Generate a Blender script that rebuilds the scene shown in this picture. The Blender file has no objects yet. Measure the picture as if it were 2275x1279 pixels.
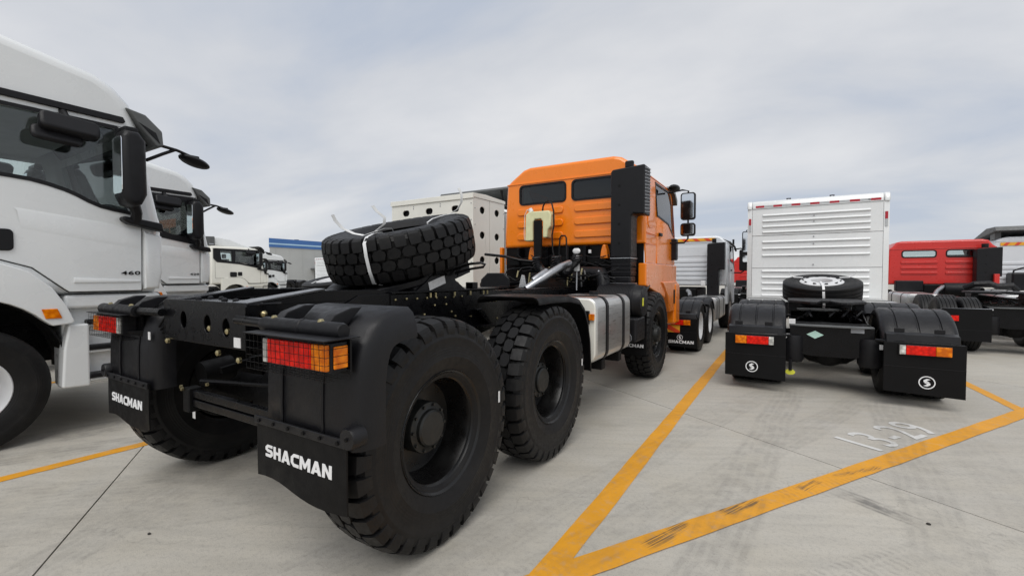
import bpy, bmesh, math, random
from mathutils import Vector, Matrix
from mathutils.geometry import tessellate_polygon
random.seed(7)
S = bpy.context.scene
COL = S.collection
R = math.radians

# ------------------------------------------------------------------ camera
cd = bpy.data.cameras.new('camera'); cam = bpy.data.objects.new('camera', cd); COL.objects.link(cam)
cd.sensor_width = 36; cd.lens = 998.0/2275*36; cd.clip_end = 2000; cd.clip_start = .05
cam.location = (0, 0, 1.46)
cam.rotation_euler = (R(90-1.58), 0, R(31.3))
S.camera = cam

# ------------------------------------------------------------------ sky
W = bpy.data.worlds.new('World'); S.world = W; W.use_nodes = True
wn, wl = W.node_tree.nodes, W.node_tree.links
wn.clear()
def WN(t, **k):
    n = wn.new(t)
    for a, b in k.items(): setattr(n, a, b)
    return n
SUN_EL, SUN_ROT = 56, 160
sky = WN('ShaderNodeTexSky', sky_type='NISHITA', sun_disc=False, sun_elevation=R(SUN_EL), sun_rotation=R(SUN_ROT))
b1 = WN('ShaderNodeBackground'); b1.inputs[1].default_value = .08
wl.new(sky.outputs[0], b1.inputs[0])
tc = WN('ShaderNodeTexCoord'); sp = WN('ShaderNodeSeparateXYZ'); wl.new(tc.outputs['Generated'], sp.inputs[0])
def wm(op, a, b=0.0):
    n = WN('ShaderNodeMath', operation=op)
    for i, q in enumerate((a, b)):
        if isinstance(q, (int, float)): n.inputs[i].default_value = q
        else: wl.new(q, n.inputs[i])
    return n.outputs[0]
zz = wm('ADD', wm('MAXIMUM', sp.outputs[2], 0.0), .22)
cx = wm('DIVIDE', sp.outputs[0], zz); cy = wm('DIVIDE', sp.outputs[1], zz)
cb = WN('ShaderNodeCombineXYZ'); wl.new(cx, cb.inputs[0]); wl.new(cy, cb.inputs[1])
mp = WN('ShaderNodeMapping'); mp.inputs['Rotation'].default_value = (0, 0, R(-25)); mp.inputs['Scale'].default_value = (.62, 1.15, 1); mp.inputs['Location'].default_value = (1.1, .6, 0)
wl.new(cb.outputs[0], mp.inputs[0])
n1 = WN('ShaderNodeTexNoise'); n1.inputs['Scale'].default_value = .95; n1.inputs['Detail'].default_value = 7; n1.inputs['Roughness'].default_value = .52; n1.inputs['Distortion'].default_value = .35
wl.new(mp.outputs[0], n1.inputs['Vector'])
rp = WN('ShaderNodeValToRGB')
e = rp.color_ramp.elements
e[0].position = .33; e[0].color = (.50, .55, .64, 1)
e[1].position = .64; e[1].color = (.79, .79, .80, 1)
m_ = e.new(.46); m_.color = (.63, .65, .69, 1)
wl.new(n1.outputs[0], rp.inputs[0])
b2 = WN('ShaderNodeBackground'); b2.inputs[1].default_value = .755
wl.new(rp.outputs[0], b2.inputs[0])
mx = WN('ShaderNodeMixShader'); mx.inputs[0].default_value = .93
wl.new(b1.outputs[0], mx.inputs[1]); wl.new(b2.outputs[0], mx.inputs[2])
wo = WN('ShaderNodeOutputWorld'); wl.new(mx.outputs[0], wo.inputs[0])

sd = bpy.data.lights.new('sun', 'SUN'); sd.energy = 1.5; sd.angle = R(45); sd.color = (1, .97, .93)
sun = bpy.data.objects.new('sun', sd); COL.objects.link(sun)
_a, _e = R(SUN_ROT), R(SUN_EL)
sdir = Vector((math.sin(_a)*math.cos(_e), math.cos(_a)*math.cos(_e), math.sin(_e)))
sun.rotation_euler = sdir.to_track_quat('Z', 'Y').to_euler()
sun.location = (0, 0, 30)

vs = S.view_settings
vs.view_transform = 'Standard'; vs.look = 'None'; vs.gamma = 1; vs.use_curve_mapping = False; vs.exposure = 0.46

# ------------------------------------------------------------------ materials
class G:
    def __init__(s, name):
        s.m = bpy.data.materials.new(name); s.m.use_nodes = True
        s.t = s.m.node_tree; s.n = s.t.nodes; s.l = s.t.links
        s.b = s.n['Principled BSDF']
    def node(s, t, ins=None, **k):
        n = s.n.new(t)
        for a, b in k.items(): setattr(n, a, b)
        for a, b in (ins or {}).items(): s.put(n.inputs[a], b)
        return n
    def put(s, inp, v):
        if hasattr(v, 'is_linked'): s.l.new(v, inp)
        else: inp.default_value = v
    def math(s, op, a, b=0.0, clamp=False):
        n = s.n.new('ShaderNodeMath'); n.operation = op; n.use_clamp = clamp
        s.put(n.inputs[0], a); s.put(n.inputs[1], b); return n.outputs[0]
    def mix(s, f, a, b, mode='MIX'):
        n = s.n.new('ShaderNodeMix'); n.data_type = 'RGBA'; n.blend_type = mode
        s.put(n.inputs['Factor'], f); s.put(n.inputs[6], a); s.put(n.inputs[7], b); return n.outputs[2]
    def rng(s, v, a, b, c=0., d=1.):
        n = s.n.new('ShaderNodeMapRange'); s.put(n.inputs[0], v)
        for i, q in enumerate((a, b, c, d)): n.inputs[i+1].default_value = q
        return n.outputs[0]
    def noise(s, vec, sc, det=4, rough=.5, dist=0):
        n = s.node('ShaderNodeTexNoise', {'Scale': sc, 'Detail': det, 'Roughness': rough, 'Distortion': dist})
        if vec is not None: s.l.new(vec, n.inputs['Vector'])
        return n.outputs[0]
    def bump(s, h, st=.3, d=.01):
        n = s.node('ShaderNodeBump', {'Strength': st, 'Distance': d}); s.l.new(h, n.inputs['Height'])
        s.l.new(n.outputs[0], s.b.inputs['Normal'])
def c4(c): return (c[0], c[1], c[2], 1)
def simple(name, col, rough=.5, metal=0., coat=0., var=.12, rvar=.12, nsc=6., bump=0., bsc=60., spec=.5):
    g = G(name); geo = g.node('ShaderNodeTexCoord').outputs['Object']
    nz = g.noise(geo, nsc, 5, .55)
    f = g.rng(nz, .3, .7)
    lo = tuple(q*(1-var) for q in col); hi = tuple(min(1, q*(1+var*.6)) for q in col)
    g.put(g.b.inputs['Base Color'], g.mix(f, c4(lo), c4(hi)))
    g.put(g.b.inputs['Roughness'], g.rng(g.noise(geo, nsc*2.7, 4), .3, .7, max(.02, rough-rvar), min(1, rough+rvar)))
    g.b.inputs['Metallic'].default_value = metal
    g.b.inputs['Coat Weight'].default_value = coat; g.b.inputs['Coat Roughness'].default_value = .06
    g.b.inputs['Specular IOR Level'].default_value = spec
    if bump: g.bump(g.noise(geo, bsc, 3), bump, .004)
    return g.m
M = {}
M['orange'] = simple('orange_paint', (.90, .225, .004), .30, coat=.5, var=.05, rvar=.05, nsc=3)
M['white'] = simple('white_paint', (.745, .765, .765), .28, coat=.6, var=.04, rvar=.05, nsc=2)
M['white2'] = simple('cream_white_paint', (.76, .75, .68), .4, coat=.25, var=.05, nsc=2)
M['silverwhite'] = simple('pale_silver_paint', (.68, .71, .74), .36, coat=.35, var=.04, nsc=2)
M['red'] = simple('red_paint', (.58, .022, .016), .34, coat=.25, var=.06, nsc=3)
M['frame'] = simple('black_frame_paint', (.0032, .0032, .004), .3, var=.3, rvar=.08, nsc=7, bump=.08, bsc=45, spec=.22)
M['frame_sheen'] = simple('black_frame_sky_sheen', (.012, .012, .015), .22, var=.2, rvar=.06, nsc=9, spec=.8)  # frame black made paler and glossier to carry the sky's sheen on top flanges
M['dark'] = simple('dark_underbody', (.0035, .0035, .0038), .6, var=.3, nsc=7, spec=.2)
M['plastic'] = simple('black_plastic', (.007, .007, .0085), .46, var=.15, nsc=9, bump=.25, bsc=220, spec=.28)
M['fender'] = simple('black_fender_plastic', (.0065, .0065, .008), .40, var=.18, nsc=6, bump=.3, bsc=260, spec=.34)
M['flap'] = simple('mudflap_rubber', (.004, .004, .0045), .5, var=.25, nsc=5, bump=.15, bsc=120, spec=.18)
M['rubber'] = simple('tyre_rubber', (.0095, .0095, .0102), .6, var=.22, nsc=7, bump=.2, bsc=90, spec=.35)
def dusty_rubber():
    g = G('tyre_rubber_dusty'); o = g.node('ShaderNodeTexCoord').outputs['Object']
    n1_ = g.noise(o, 5, 6, .62); n2_ = g.noise(o, 34, 4, .6); n3_ = g.noise(o, 120, 3, .6)
    c = g.mix(g.rng(n1_, .3, .7), (.0045, .0045, .005, 1), (.0078, .0077, .008, 1))
    c = g.mix(g.math('MULTIPLY', g.math('MULTIPLY', g.rng(n1_, .48, .72), g.rng(n2_, .35, .7)), .40), c, (.036, .033, .028, 1))
    g.put(g.b.inputs['Base Color'], c); g.put(g.b.inputs['Roughness'], g.rng(n2_, .3, .7, .42, .64)); g.b.inputs['Specular IOR Level'].default_value = .28
    # fine moulded rings on the sidewall
    sx = g.node('ShaderNodeSeparateXYZ'); g.l.new(o, sx.inputs[0])
    rr = g.math('SQRT', g.math('ADD', g.math('POWER', sx.outputs[1], 2.0), g.math('POWER', sx.outputs[2], 2.0)))
    ring = g.math('MULTIPLY', g.math('SINE', g.math('MULTIPLY', rr, 420.)), g.rng(g.math('SINE', g.math('MULTIPLY', rr, 46.)), .2, .7, 0, 1))
    g.bump(g.math('ADD', g.math('MULTIPLY', ring, .35), g.math('MULTIPLY', n3_, .5)), .25, .004); return g.m
M['rubber'] = dusty_rubber()
M['rimblack'] = simple('black_rim_paint', (.0045, .0043, .0043), .30, var=.2, nsc=4, spec=.45)
M['rimwhite'] = simple('silver_rim_paint', (.66, .67, .68), .4, var=.08)
M['greyhub'] = simple('grey_hub_cast', (.022, .023, .022), .45, metal=.3, var=.3, nsc=14)
M['steel'] = simple('galvanised_steel', (.42, .43, .45), .36, metal=.85, var=.15, nsc=12)
M['zinc'] = simple('yellow_zinc_bolt', (.42, .36, .20), .32, metal=.9, var=.2, nsc=30)
M['labelw'] = simple('white_label', (.72, .72, .72), .5, var=.12, nsc=60)
M['textw'] = simple('white_lettering', (.78, .79, .80), .5, var=.04)
M['greyplate'] = simple('grey_plate', (.30, .31, .33), .45, var=.1)
M['strap'] = simple('white_plastic_strap', (.72, .73, .73), .4, var=.08, nsc=20)
M['reservoir'] = simple('yellowed_plastic_tank', (.72, .70, .42), .35, var=.1, nsc=10)
M['alloy'] = simple('polished_alloy', (.70, .71, .72), .25, metal=.9, var=.08, nsc=10)
M['curtain'] = simple('pale_curtain', (.6, .58, .52), .8, var=.1)
M['interior'] = simple('grey_cab_interior', (.26, .26, .27), .7, var=.15)
M['headliner'] = simple('pale_headliner', (.66, .65, .62), .8, var=.1)
M['greenlabel'] = simple('pale_green_label', (.45, .66, .58), .5, var=.05)
M['yellowtag'] = simple('yellow_tag', (.62, .62, .05), .5, var=.05)
M['tapered'] = simple('red_reflective_tape', (.42, .015, .03), .3, var=.12, nsc=40)
M['tapegrey'] = simple('silver_reflective_tape', (.46, .48, .49), .3, var=.08, nsc=40)
M['tapeyel'] = simple('yellow_reflective_tape', (.85, .42, .03), .35, var=.08, nsc=40)
M['taporg'] = simple('red_orange_tape', (.72, .07, .02), .35, var=.08, nsc=40)
M['wallgrey'] = simple('grey_warehouse_sheet', (.43, .44, .43), .6, var=.06, nsc=.3)
M['wallblue'] = simple('blue_warehouse_band', (.05, .15, .40), .5, var=.06, nsc=.3)
M['walllight'] = simple('light_blue_stripe', (.42, .62, .78), .5, var=.05, nsc=.3)
M['pebble'] = simple('dark_pebble', (.03, .028, .025), .8)
M['greyfairing'] = simple('dark_grey_fairing', (.10, .105, .105), .5, var=.15)

def lens(name, col, em=0.):
    g = G(name); o = g.node('ShaderNodeTexCoord').outputs['Object']
    v = g.node('ShaderNodeTexVoronoi', {'Scale': 26.}); g.l.new(o, v.inputs['Vector'])
    w = g.node('ShaderNodeTexWave', {'Scale': 60., 'Distortion': 1.}); g.l.new(o, w.inputs['Vector'])
    f = g.rng(v.outputs[0], .0, .75)
    c = g.mix(f, c4([min(1, q*1.5) for q in col]), c4([q*.6 for q in col]))
    g.put(g.b.inputs['Base Color'], c); g.b.inputs['Roughness'].default_value = .12
    g.b.inputs['Coat Weight'].default_value = .15; g.b.inputs['Specular IOR Level'].default_value = .25
    g.b.inputs['Subsurface Weight'].default_value = .0
    g.bump(w.outputs[0], .35, .004)
    return g.m
M['lensred'] = lens('red_lamp_lens', (.86, .012, .004))
M['lensamb'] = lens('amber_lamp_lens', (.95, .20, .004))
M['lenswhite'] = lens('clear_lamp_lens', (.62, .62, .58))

def glass(name, tint, rough=.02):
    g = G(name); g.n.remove(g.b)
    out = g.n['Material Output']
    fr = g.node('ShaderNodeFresnel', {'IOR': 1.5})
    tr = g.node('ShaderNodeBsdfTransparent', {'Color': c4(tint)})
    gl = g.node('ShaderNodeBsdfGlossy', {'Roughness': rough, 'Color': (1, 1, 1, 1)})
    mix = g.n.new('ShaderNodeMixShader')
    g.l.new(g.math('MINIMUM', g.math('MULTIPLY', fr.outputs[0], 1.0), 1.0), mix.inputs[0]); g.l.new(tr.outputs[0], mix.inputs[1]); g.l.new(gl.outputs[0], mix.inputs[2])
    g.l.new(mix.outputs[0], out.inputs[0]); return g.m
M['glass'] = glass('window_glass', (.62, .68, .68))
M['glassclear'] = glass('clear_window_glass', (.86, .9, .9))
M['glassdark'] = glass('dark_window_glass', (.42, .46, .47))
def mirror_mat():
    g = G('mirror_glass'); g.b.inputs['Base Color'].default_value = (.8, .82, .83, 1); g.b.inputs['Metallic'].default_value = 1
    o = g.node('ShaderNodeTexCoord').outputs['Object']; g.put(g.b.inputs['Roughness'], g.rng(g.noise(o, 8), .3, .7, .02, .08)); return g.m
M['mirror'] = mirror_mat()
def brushed():
    g = G('brushed_aluminium_tank'); o = g.node('ShaderNodeTexCoord').outputs['Object']
    mpn = g.node('ShaderNodeMapping'); mpn.inputs['Scale'].default_value = (2, 2, 90); g.l.new(o, mpn.inputs[0])
    nz = g.noise(mpn.outputs[0], 3, 4)
    g.put(g.b.inputs['Base Color'], g.mix(nz, (.46, .46, .45, 1), (.70, .70, .69, 1)))
    g.b.inputs['Metallic'].default_value = .9
    g.put(g.b.inputs['Roughness'], g.rng(nz, .3, .7, .26, .42)); g.b.inputs['Anisotropic'].default_value = .5
    return g.m
M['brushed'] = brushed()

# ---- tyre grime laid on the yard: same world-space marks soil both the concrete and the paint
FD = (.535, .845)     # direction of the bay-end line (and of the slab joints' normal)
def grime(g, P, paint=False):
    """0..1 soot from tyres; P world position"""
    sx = g.node('ShaderNodeSeparateXYZ'); g.l.new(P, sx.inputs[0]); x, y = sx.outputs[0], sx.outputs[1]
    tot = None
    nzw = g.noise(P, .9, 3); nzf = g.noise(P, 7, 4, .6)
    wob = g.math('MULTIPLY', g.math('SUBTRACT', nzw, .5), .16)
    def band(x0, y0, x1, y1, w, amt, tread=0., fade=.5):
        nonlocal tot
        L = math.hypot(x1-x0, y1-y0); dx, dy = (x1-x0)/L, (y1-y0)/L
        ax, ay = g.math('SUBTRACT', x, x0), g.math('SUBTRACT', y, y0)
        s_ = g.math('ADD', g.math('MULTIPLY', ax, dx), g.math('MULTIPLY', ay, dy))
        d_ = g.math('ABSOLUTE', g.math('ADD', g.math('SUBTRACT', g.math('MULTIPLY', ax, dy), g.math('MULTIPLY', ay, dx)), wob if tread == 0 else 0.0))
        a = g.rng(d_, w*.5, w*.5+.025 if tread == 0 else w*.5+.012, 1, 0)
        b = g.math('MULTIPLY', g.rng(s_, -fade, 0), g.rng(s_, L, L+fade, 1, 0))
        f = g.math('MULTIPLY', g.math('MULTIPLY', a, b), amt)
        if tread:
            st = g.math('SINE', g.math('ADD', g.math('MULTIPLY', s_, 2*math.pi/tread), g.math('MULTIPLY', g.math('SINE', g.math('MULTIPLY', d_, 60.)), 1.2)))
            gr = g.math('SINE', g.math('MULTIPLY', d_, 2*math.pi/.07))
            f = g.math('MULTIPLY', f, g.math('MULTIPLY', g.rng(st, -.1, .35, .15, 1), g.rng(gr, -.8, -.4, .2, 1)))
        else:
            gr = g.math('SINE', g.math('MULTIPLY', d_, 2*math.pi/.058))
            f = g.math('MULTIPLY', f, g.rng(gr, -.5, .1, .55, 1))
        f = g.math('MULTIPLY', f, g.rng(nzf, .36, .62, .15, 1))
        tot = f if tot is None else g.math('MAXIMUM', tot, f)
    for a in ((-.42, 1.2, .05, 6.6, .30, .34), (.75, 3.2, 1.0, 6.6, .30, .30), (-1.75, .5, -.1, 6.8, .26, .22), (-.9, 2.2, .9, 6.9, .26, .26),
              (-1.5, 4.2, .7, 7.1, .22, .16), (1.2, 2.2, 1.5, 7.5, .3, .16), (-3.0, .2, -3.9, 2.4, .3, .30), (-5.6, .3, -4.2, 2.9, .3, .42), (-5.3, -.2, -3.2, 2.0, .32, .3),
              (-5.7, 1.2, -5.0, 3.6, .45, .55), (-2.2, .6, -1.75, 2.4, .25, .22), (-4.6, -.1, -3.0, 1.6, .5, .22),
              (-1.9, 4.4, -1.0, 7.5, .3, .16), (-.6, 5.2, .9, 9.5, .3, .22)): band(*a)
    for a in ((-.62, 2.95, 1.2, 4.7, .30, .20, .045), (-1.8, .8, -1.0, 1.9, .26, .30, .05), (-.25, 2.0, .9, 3.4, .26, .28, .05), (-2.35, .75, -1.55, 1.28, .24, .5, .05)): band(*a)
    for a in ((.40, 3.665, .64, 3.53, .13, 1.0, 0, .15),): band(*a)
    if paint:
        q = tot; tot = None; 
        mpn = g.node('ShaderNodeMapping', vector_type='TEXTURE'); mpn.inputs['Rotation'].default_value = (0, 0, R(66)); mpn.inputs['Scale'].default_value = (.5, .012, 1); g.l.new(P, mpn.inputs[0])
        stk = g.rng(g.noise(mpn.outputs[0], 1.5, 3), .40, .56)
        for a in ((-.62, 2.44, -.50, 2.73, .06, 1.5), (-.30, 3.02, -.17, 3.26, .075, 1.5), (.13, 3.64, .20, 3.79, .06, 1.5), (.34, 3.99, .60, 4.33, .02, 1.0)): band(*a, fade=.06)
        tot = g.math('MAXIMUM', q, g.math('MULTIPLY', g.math('MINIMUM', tot, 1.0), stk))
    return tot
def concrete():
    g = G('yard_concrete'); P = g.node('ShaderNodeNewGeometry').outputs['Position']
    big = g.noise(P, .35, 5, .6, .3); mid = g.noise(P, 2.2, 6, .62, .4); fine = g.noise(P, 38, 5, .65); spk = g.noise(P, 160, 2, .6)
    # broom / drag texture, stretched along the slab direction
    mpn = g.node('ShaderNodeMapping', vector_type='TEXTURE'); mpn.inputs['Rotation'].default_value = (0, 0, R(28)); mpn.inputs['Scale'].default_value = (1., .14, 1); g.l.new(P, mpn.inputs[0])
    drag = g.noise(mpn.outputs[0], 1.6, 5, .6, .2)
    c = g.mix(g.rng(big, .32, .68), (.395, .365, .305, 1), (.50, .47, .405, 1))
    c = g.mix(g.rng(mid, .3, .72), c, (.46, .438, .392, 1))
    c = g.mix(g.math('MULTIPLY', g.rng(drag, .42, .66), .26), c, (.275, .262, .236, 1))
    c = g.mix(g.math('MULTIPLY', g.rng(fine, .5, .72), .5), c, (.28, .265, .24, 1))
    c = g.mix(g.math('MULTIPLY', g.rng(spk, .58, .68), .5), c, (.16, .155, .145, 1))
    warm = g.noise(P, .8, 4, .6)
    c = g.mix(g.math('MULTIPLY', g.rng(warm, .55, .75), .20), c, (.38, .31, .22, 1))
    c = g.mix(g.math('MULTIPLY', grime(g, P), .68), c, (.05, .05, .052, 1))
    oi = g.node('ShaderNodeObjectInfo').outputs['Random']
    c = g.mix(g.math('MULTIPLY', oi, .5), c, (.93, .93, .94, 1), 'MULTIPLY')
    crk = g.node('ShaderNodeTexVoronoi', {'Scale': .16}, feature='DISTANCE_TO_EDGE'); wv = g.node('ShaderNodeVectorMath', operation='ADD'); g.l.new(P, wv.inputs[0]); nv = g.node('ShaderNodeTexNoise', {'Scale': 1.3, 'Detail': 5.}); g.l.new(P, nv.inputs['Vector']); g.l.new(nv.outputs[1], wv.inputs[1]); g.l.new(wv.outputs[0], crk.inputs['Vector'])
    c = g.mix(g.math('MULTIPLY', g.rng(crk.outputs[0], .0, .0006, 1, 0), .30), c, (.12, .115, .105, 1))
    g.put(g.b.inputs['Base Color'], c)
    g.put(g.b.inputs['Roughness'], g.rng(mid, .3, .7, .62, .85))
    g.bump(g.math('ADD', g.math('MULTIPLY', fine, .6), g.math('MULTIPLY', spk, .4)), .35, .006)
    return g.m
M['concrete'] = concrete()
def roadpaint(name, col, worn):
    g = G(name); P = g.node('ShaderNodeNewGeometry').outputs['Position']
    nz = g.noise(P, 14, 6, .65); n2 = g.noise(P, 2.1, 5, .6); n3 = g.noise(P, 70, 3, .6)
    c = g.mix(g.rng(n2, .3, .7), c4([q*.82 for q in col]), c4(col))
    c = g.mix(g.math('MULTIPLY', g.rng(nz, .52, .72), worn), c, (.36, .34, .30, 1))
    c = g.mix(g.math('MULTIPLY', g.rng(n3, .6, .72), worn*.8), c, (.28, .24, .18, 1))
    c = g.mix(g.math('MULTIPLY', grime(g, P, True), .85), c, (.07, .055, .035, 1))
    g.put(g.b.inputs['Base Color'], c); g.put(g.b.inputs['Roughness'], g.rng(nz, .3, .7, .5, .75))
    g.bump(nz, .15, .004); return g.m
M['yellow'] = roadpaint('yellow_line_paint', (.74, .33, .012), .35)
M['whitepaint'] = roadpaint('white_number_paint', (.66, .66, .64), .5)

# ------------------------------------------------------------------ mesh helpers
def mp3(axis, p, a):
    return (a, p[0], p[1]) if axis == 'x' else (p[0], a, p[1]) if axis == 'y' else (p[0], p[1], a)
def rrect(x0, x1, y0, y1, r, n=4):
    o = []
    for cx_, cy_, a0 in ((x1-r, y0+r, -90), (x1-r, y1-r, 0), (x0+r, y1-r, 90), (x0+r, y0+r, 180)):
        for i in range(n+1):
            a = R(a0+90*i/n); o.append((cx_+r*math.cos(a), cy_+r*math.sin(a)))
    return o
def circ(cx_, cy_, r, n=24, ry=None):
    return [(cx_+r*math.cos(2*math.pi*i/n), cy_+(ry or r)*math.sin(2*math.pi*i/n)) for i in range(n)]
def area(p): return sum(p[i-1][0]*p[i][1]-p[i][0]*p[i-1][1] for i in range(len(p)))/2
def inset(p, d):
    sgn = 1 if area(p) > 0 else -1; o = []; n = len(p)
    for i in range(n):
        a, b, c = Vector(p[i-1]), Vector(p[i]), Vector(p[(i+1) % n])
        e1, e2 = (b-a).normalized(), (c-b).normalized()
        n1_, n2_ = Vector((-e1.y, e1.x))*sgn, Vector((-e2.y, e2.x))*sgn
        k = n1_+n2_; k = k/max(.35, k.length_squared/2)
        o.append(tuple(b+k*d))
    return o
class MB:
    def __init__(s): s.v = []; s.f = []
    def add(s, v, f):
        o = len(s.v); s.v += [tuple(q) for q in v]; s.f += [[i+o for i in q] for q in f]; return s
    def box(s, x0, x1, y0, y1, z0, z1):
        return s.add([(x0,y0,z0),(x1,y0,z0),(x1,y1,z0),(x0,y1,z0),(x0,y0,z1),(x1,y0,z1),(x1,y1,z1),(x0,y1,z1)],
                     [[0,3,2,1],[4,5,6,7],[0,1,5,4],[1,2,6,5],[2,3,7,6],[3,0,4,7]])
    def plate(s, outer, axis, a, b, holes=()):
        loops = [list(outer)]+[list(h) for h in holes]; flat = [p for l in loops for p in l]; n = len(flat)
        v = [mp3(axis, p, a) for p in flat]+[mp3(axis, p, b) for p in flat]
        if holes:
            t = tessellate_polygon([[Vector((p[0], p[1], 0)) for p in l] for l in loops])
            f = [list(q) for q in t]+[[i+n for i in reversed(q)] for q in t]
        else: f = [list(range(n)), [i+n for i in reversed(range(n))]]
        o = 0
        for l in loops:
            k = len(l)
            for i in range(k): f.append([o+i, o+(i+1) % k, o+(i+1) % k+n, o+i+n])
            o += k
        return s.add(v, f)
    def rings(s, rs, closed=True, cap=(True, True)):
        n = len(rs[0]); v = [p for r in rs for p in r]; f = []
        for j in range(len(rs)-1):
            for i in range(n if closed else n-1):
                k = (i+1) % n; f.append([j*n+i, j*n+k, (j+1)*n+k, (j+1)*n+i])
        if cap[0]: f.append(list(reversed(range(n))))
        if cap[1]: f.append([(len(rs)-1)*n+i for i in range(n)])
        return s.add(v, f)
    def frame(s, d):
        d = Vector(d).normalized(); u = d.orthogonal().normalized(); return u, d.cross(u)
    def cyl(s, p0, p1, r, n=14, r1=None):
        p0, p1 = Vector(p0), Vector(p1); u, w = s.frame(p1-p0); r1 = r if r1 is None else r1
        return s.rings([[p+u*(q*math.cos(2*math.pi*i/n))+w*(q*math.sin(2*math.pi*i/n)) for i in range(n)] for p, q in ((p0, r), (p1, r1))])
    def tube(s, pts, r, n=8):
        pts = [Vector(p) for p in pts]; rs = []; u = None
        for i, p in enumerate(pts):
            d = (pts[min(i+1, len(pts)-1)]-pts[max(i-1, 0)]).normalized()
            u = d.orthogonal().normalized() if u is None else (u-d*u.dot(d)).normalized()
            w = d.cross(u); q = r[i] if isinstance(r, (list, tuple)) else r
            rs.append([p+u*(q*math.cos(2*math.pi*k/n))+w*(q*math.sin(2*math.pi*k/n)) for k in range(n)])
        return s.rings(rs)
    def ribbon(s, pts, wv, t=.002):
        """flat strap: points, half-width vector"""
        pts = [Vector(p) for p in pts]; wv = Vector(wv); rs = []
        for i, p in enumerate(pts):
            d = (pts[min(i+1, len(pts)-1)]-pts[max(i-1, 0)]).normalized(); nn = d.cross(wv).normalized()*t
            rs.append([p-wv-nn, p+wv-nn, p+wv+nn, p-wv+nn])
        return s.rings(rs)
    def lathe(s, prof, c=(0, 0, 0), axis='x', n=48, closed=False, cap=True):
        rs = []
        for r, h in prof:
            ring = []
            for i in range(n):
                a = 2*math.pi*i/n; p = (math.cos(a)*r, math.sin(a)*r)
                q = (h, p[0], p[1]) if axis == 'x' else (p[1], h, p[0]) if axis == 'y' else (p[0], p[1], h)
                ring.append(Vector(q)+Vector(c))
            rs.append(ring)
        if closed: rs.append(rs[0])
        return s.rings(rs, cap=(False, False) if closed or not cap else (True, True))
    def ball(s, c, r, sc=(1, 1, 1), n=14, m=8):
        rs = []
        for j in range(1, m):
            t = math.pi*j/m
            rs.append([Vector(c)+Vector((r*sc[0]*math.sin(t)*math.cos(2*math.pi*i/n), r*sc[1]*math.sin(t)*math.sin(2*math.pi*i/n), r*sc[2]*math.cos(t))) for i in range(n)])
        return s.rings(rs)
    def rext(s, prof, axis, a, b, r, steps=4, skip=(), cap=False):
        """extrude profile from a to b along axis, with both end edges rounded by r; ends open unless cap"""
        rs = []
        sg = 1 if b > a else -1
        for k in range(steps+1):
            t = math.pi/2*k/steps; rs.append([mp3(axis, p, a+sg*r*(1-math.sin(t))) for p in inset(prof, r*(1-math.cos(math.pi/2-t)) if False else r*(1-math.sin(t)))] if False else
                                             [mp3(axis, p, a+sg*r*(1-math.cos(t))) for p in inset(prof, r*(1-math.sin(t)))])
        for k in range(steps+1):
            t = math.pi/2*(1-k/steps); rs.append([mp3(axis, p, b-sg*r*(1-math.cos(t))) for p in inset(prof, r*(1-math.sin(t)))])
        n = len(prof); v = [p for q in rs for p in q]; f = []
        for j in range(len(rs)-1):
            for i in range(n):
                if i in skip and j == steps: continue
                k = (i+1) % n; f.append([j*n+i, j*n+k, (j+1)*n+k, (j+1)*n+i])
        if cap: f += [list(reversed(range(n))), [(len(rs)-1)*n+i for i in range(n)]]
        return s.add(v, f)
    def xf(s, mtx): s.v = [tuple(mtx @ Vector(p)) for p in s.v]; return s
    def mesh(s, name, mat, org=(0, 0, 0), smooth=35, weld=False):
        me = bpy.data.meshes.new(name)
        me.from_pydata([(p[0]-org[0], p[1]-org[1], p[2]-org[2]) for p in s.v], [], s.f)
        bm = bmesh.new(); bm.from_mesh(me)
        if weld: bmesh.ops.remove_doubles(bm, verts=bm.verts, dist=1e-5)
        bmesh.ops.recalc_face_normals(bm, faces=bm.faces); bm.to_mesh(me); bm.free()
        me.materials.append(mat)
        if smooth:
            me.polygons.foreach_set('use_smooth', [True]*len(me.polygons)); me.set_sharp_from_angle(angle=R(smooth))
        return me
def link(name, me, parent=None, bev=0, seg=2, loc=None, rot=None):
    o = bpy.data.objects.new(name, me); COL.objects.link(o); o.parent = parent
    if loc: o.location = loc
    if rot: o.rotation_euler = rot
    if bev:
        b = o.modifiers.new('bevel', 'BEVEL'); b.width = bev; b.segments = seg; b.limit_method = 'ANGLE'; b.angle_limit = R(40); b.harden_normals = True
    return o
class T:
    """a thing: an Empty at its base and the origin that its authoring coordinates refer to"""
    def __init__(s, name, label, cat, loc, org=(0, 0, 0), group=None, scale=1., rotz=0):
        s.org = org; r = bpy.data.objects.new(name, None); COL.objects.link(r); r.location = loc; r.empty_display_size = .2
        r.scale = (scale,)*3; r.rotation_euler = (0, 0, rotz)
        r['label'] = label; r['category'] = cat
        if group: r['group'] = group
        s.root = r
    def part(s, name, mb, mat, parent=None, bev=0, seg=2, smooth=35, label=None, stuff=False):
        o = link(name, mb.mesh(name, M[mat] if isinstance(mat, str) else mat, s.org, smooth), parent or s.root, bev, seg)
        if label: o['label'] = label
        if stuff: o['kind'] = 'stuff'
        return o
    def inst(s, name, me, loc, rot=None, parent=None):
        o = link(name, me, parent or s.root); o.location = Vector(loc)-Vector(s.org)
        if rot: o.rotation_euler = rot
        return o
def one(name, label, cat, mb, mat, org, bev=0, group=None, kind=None, smooth=35):
    o = link(name, mb.mesh(name, M[mat], org, smooth), None, bev); o.location = org
    if kind: o['kind'] = kind
    else:
        o['label'] = label; o['category'] = cat
    if group: o['group'] = group
    return o
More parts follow.
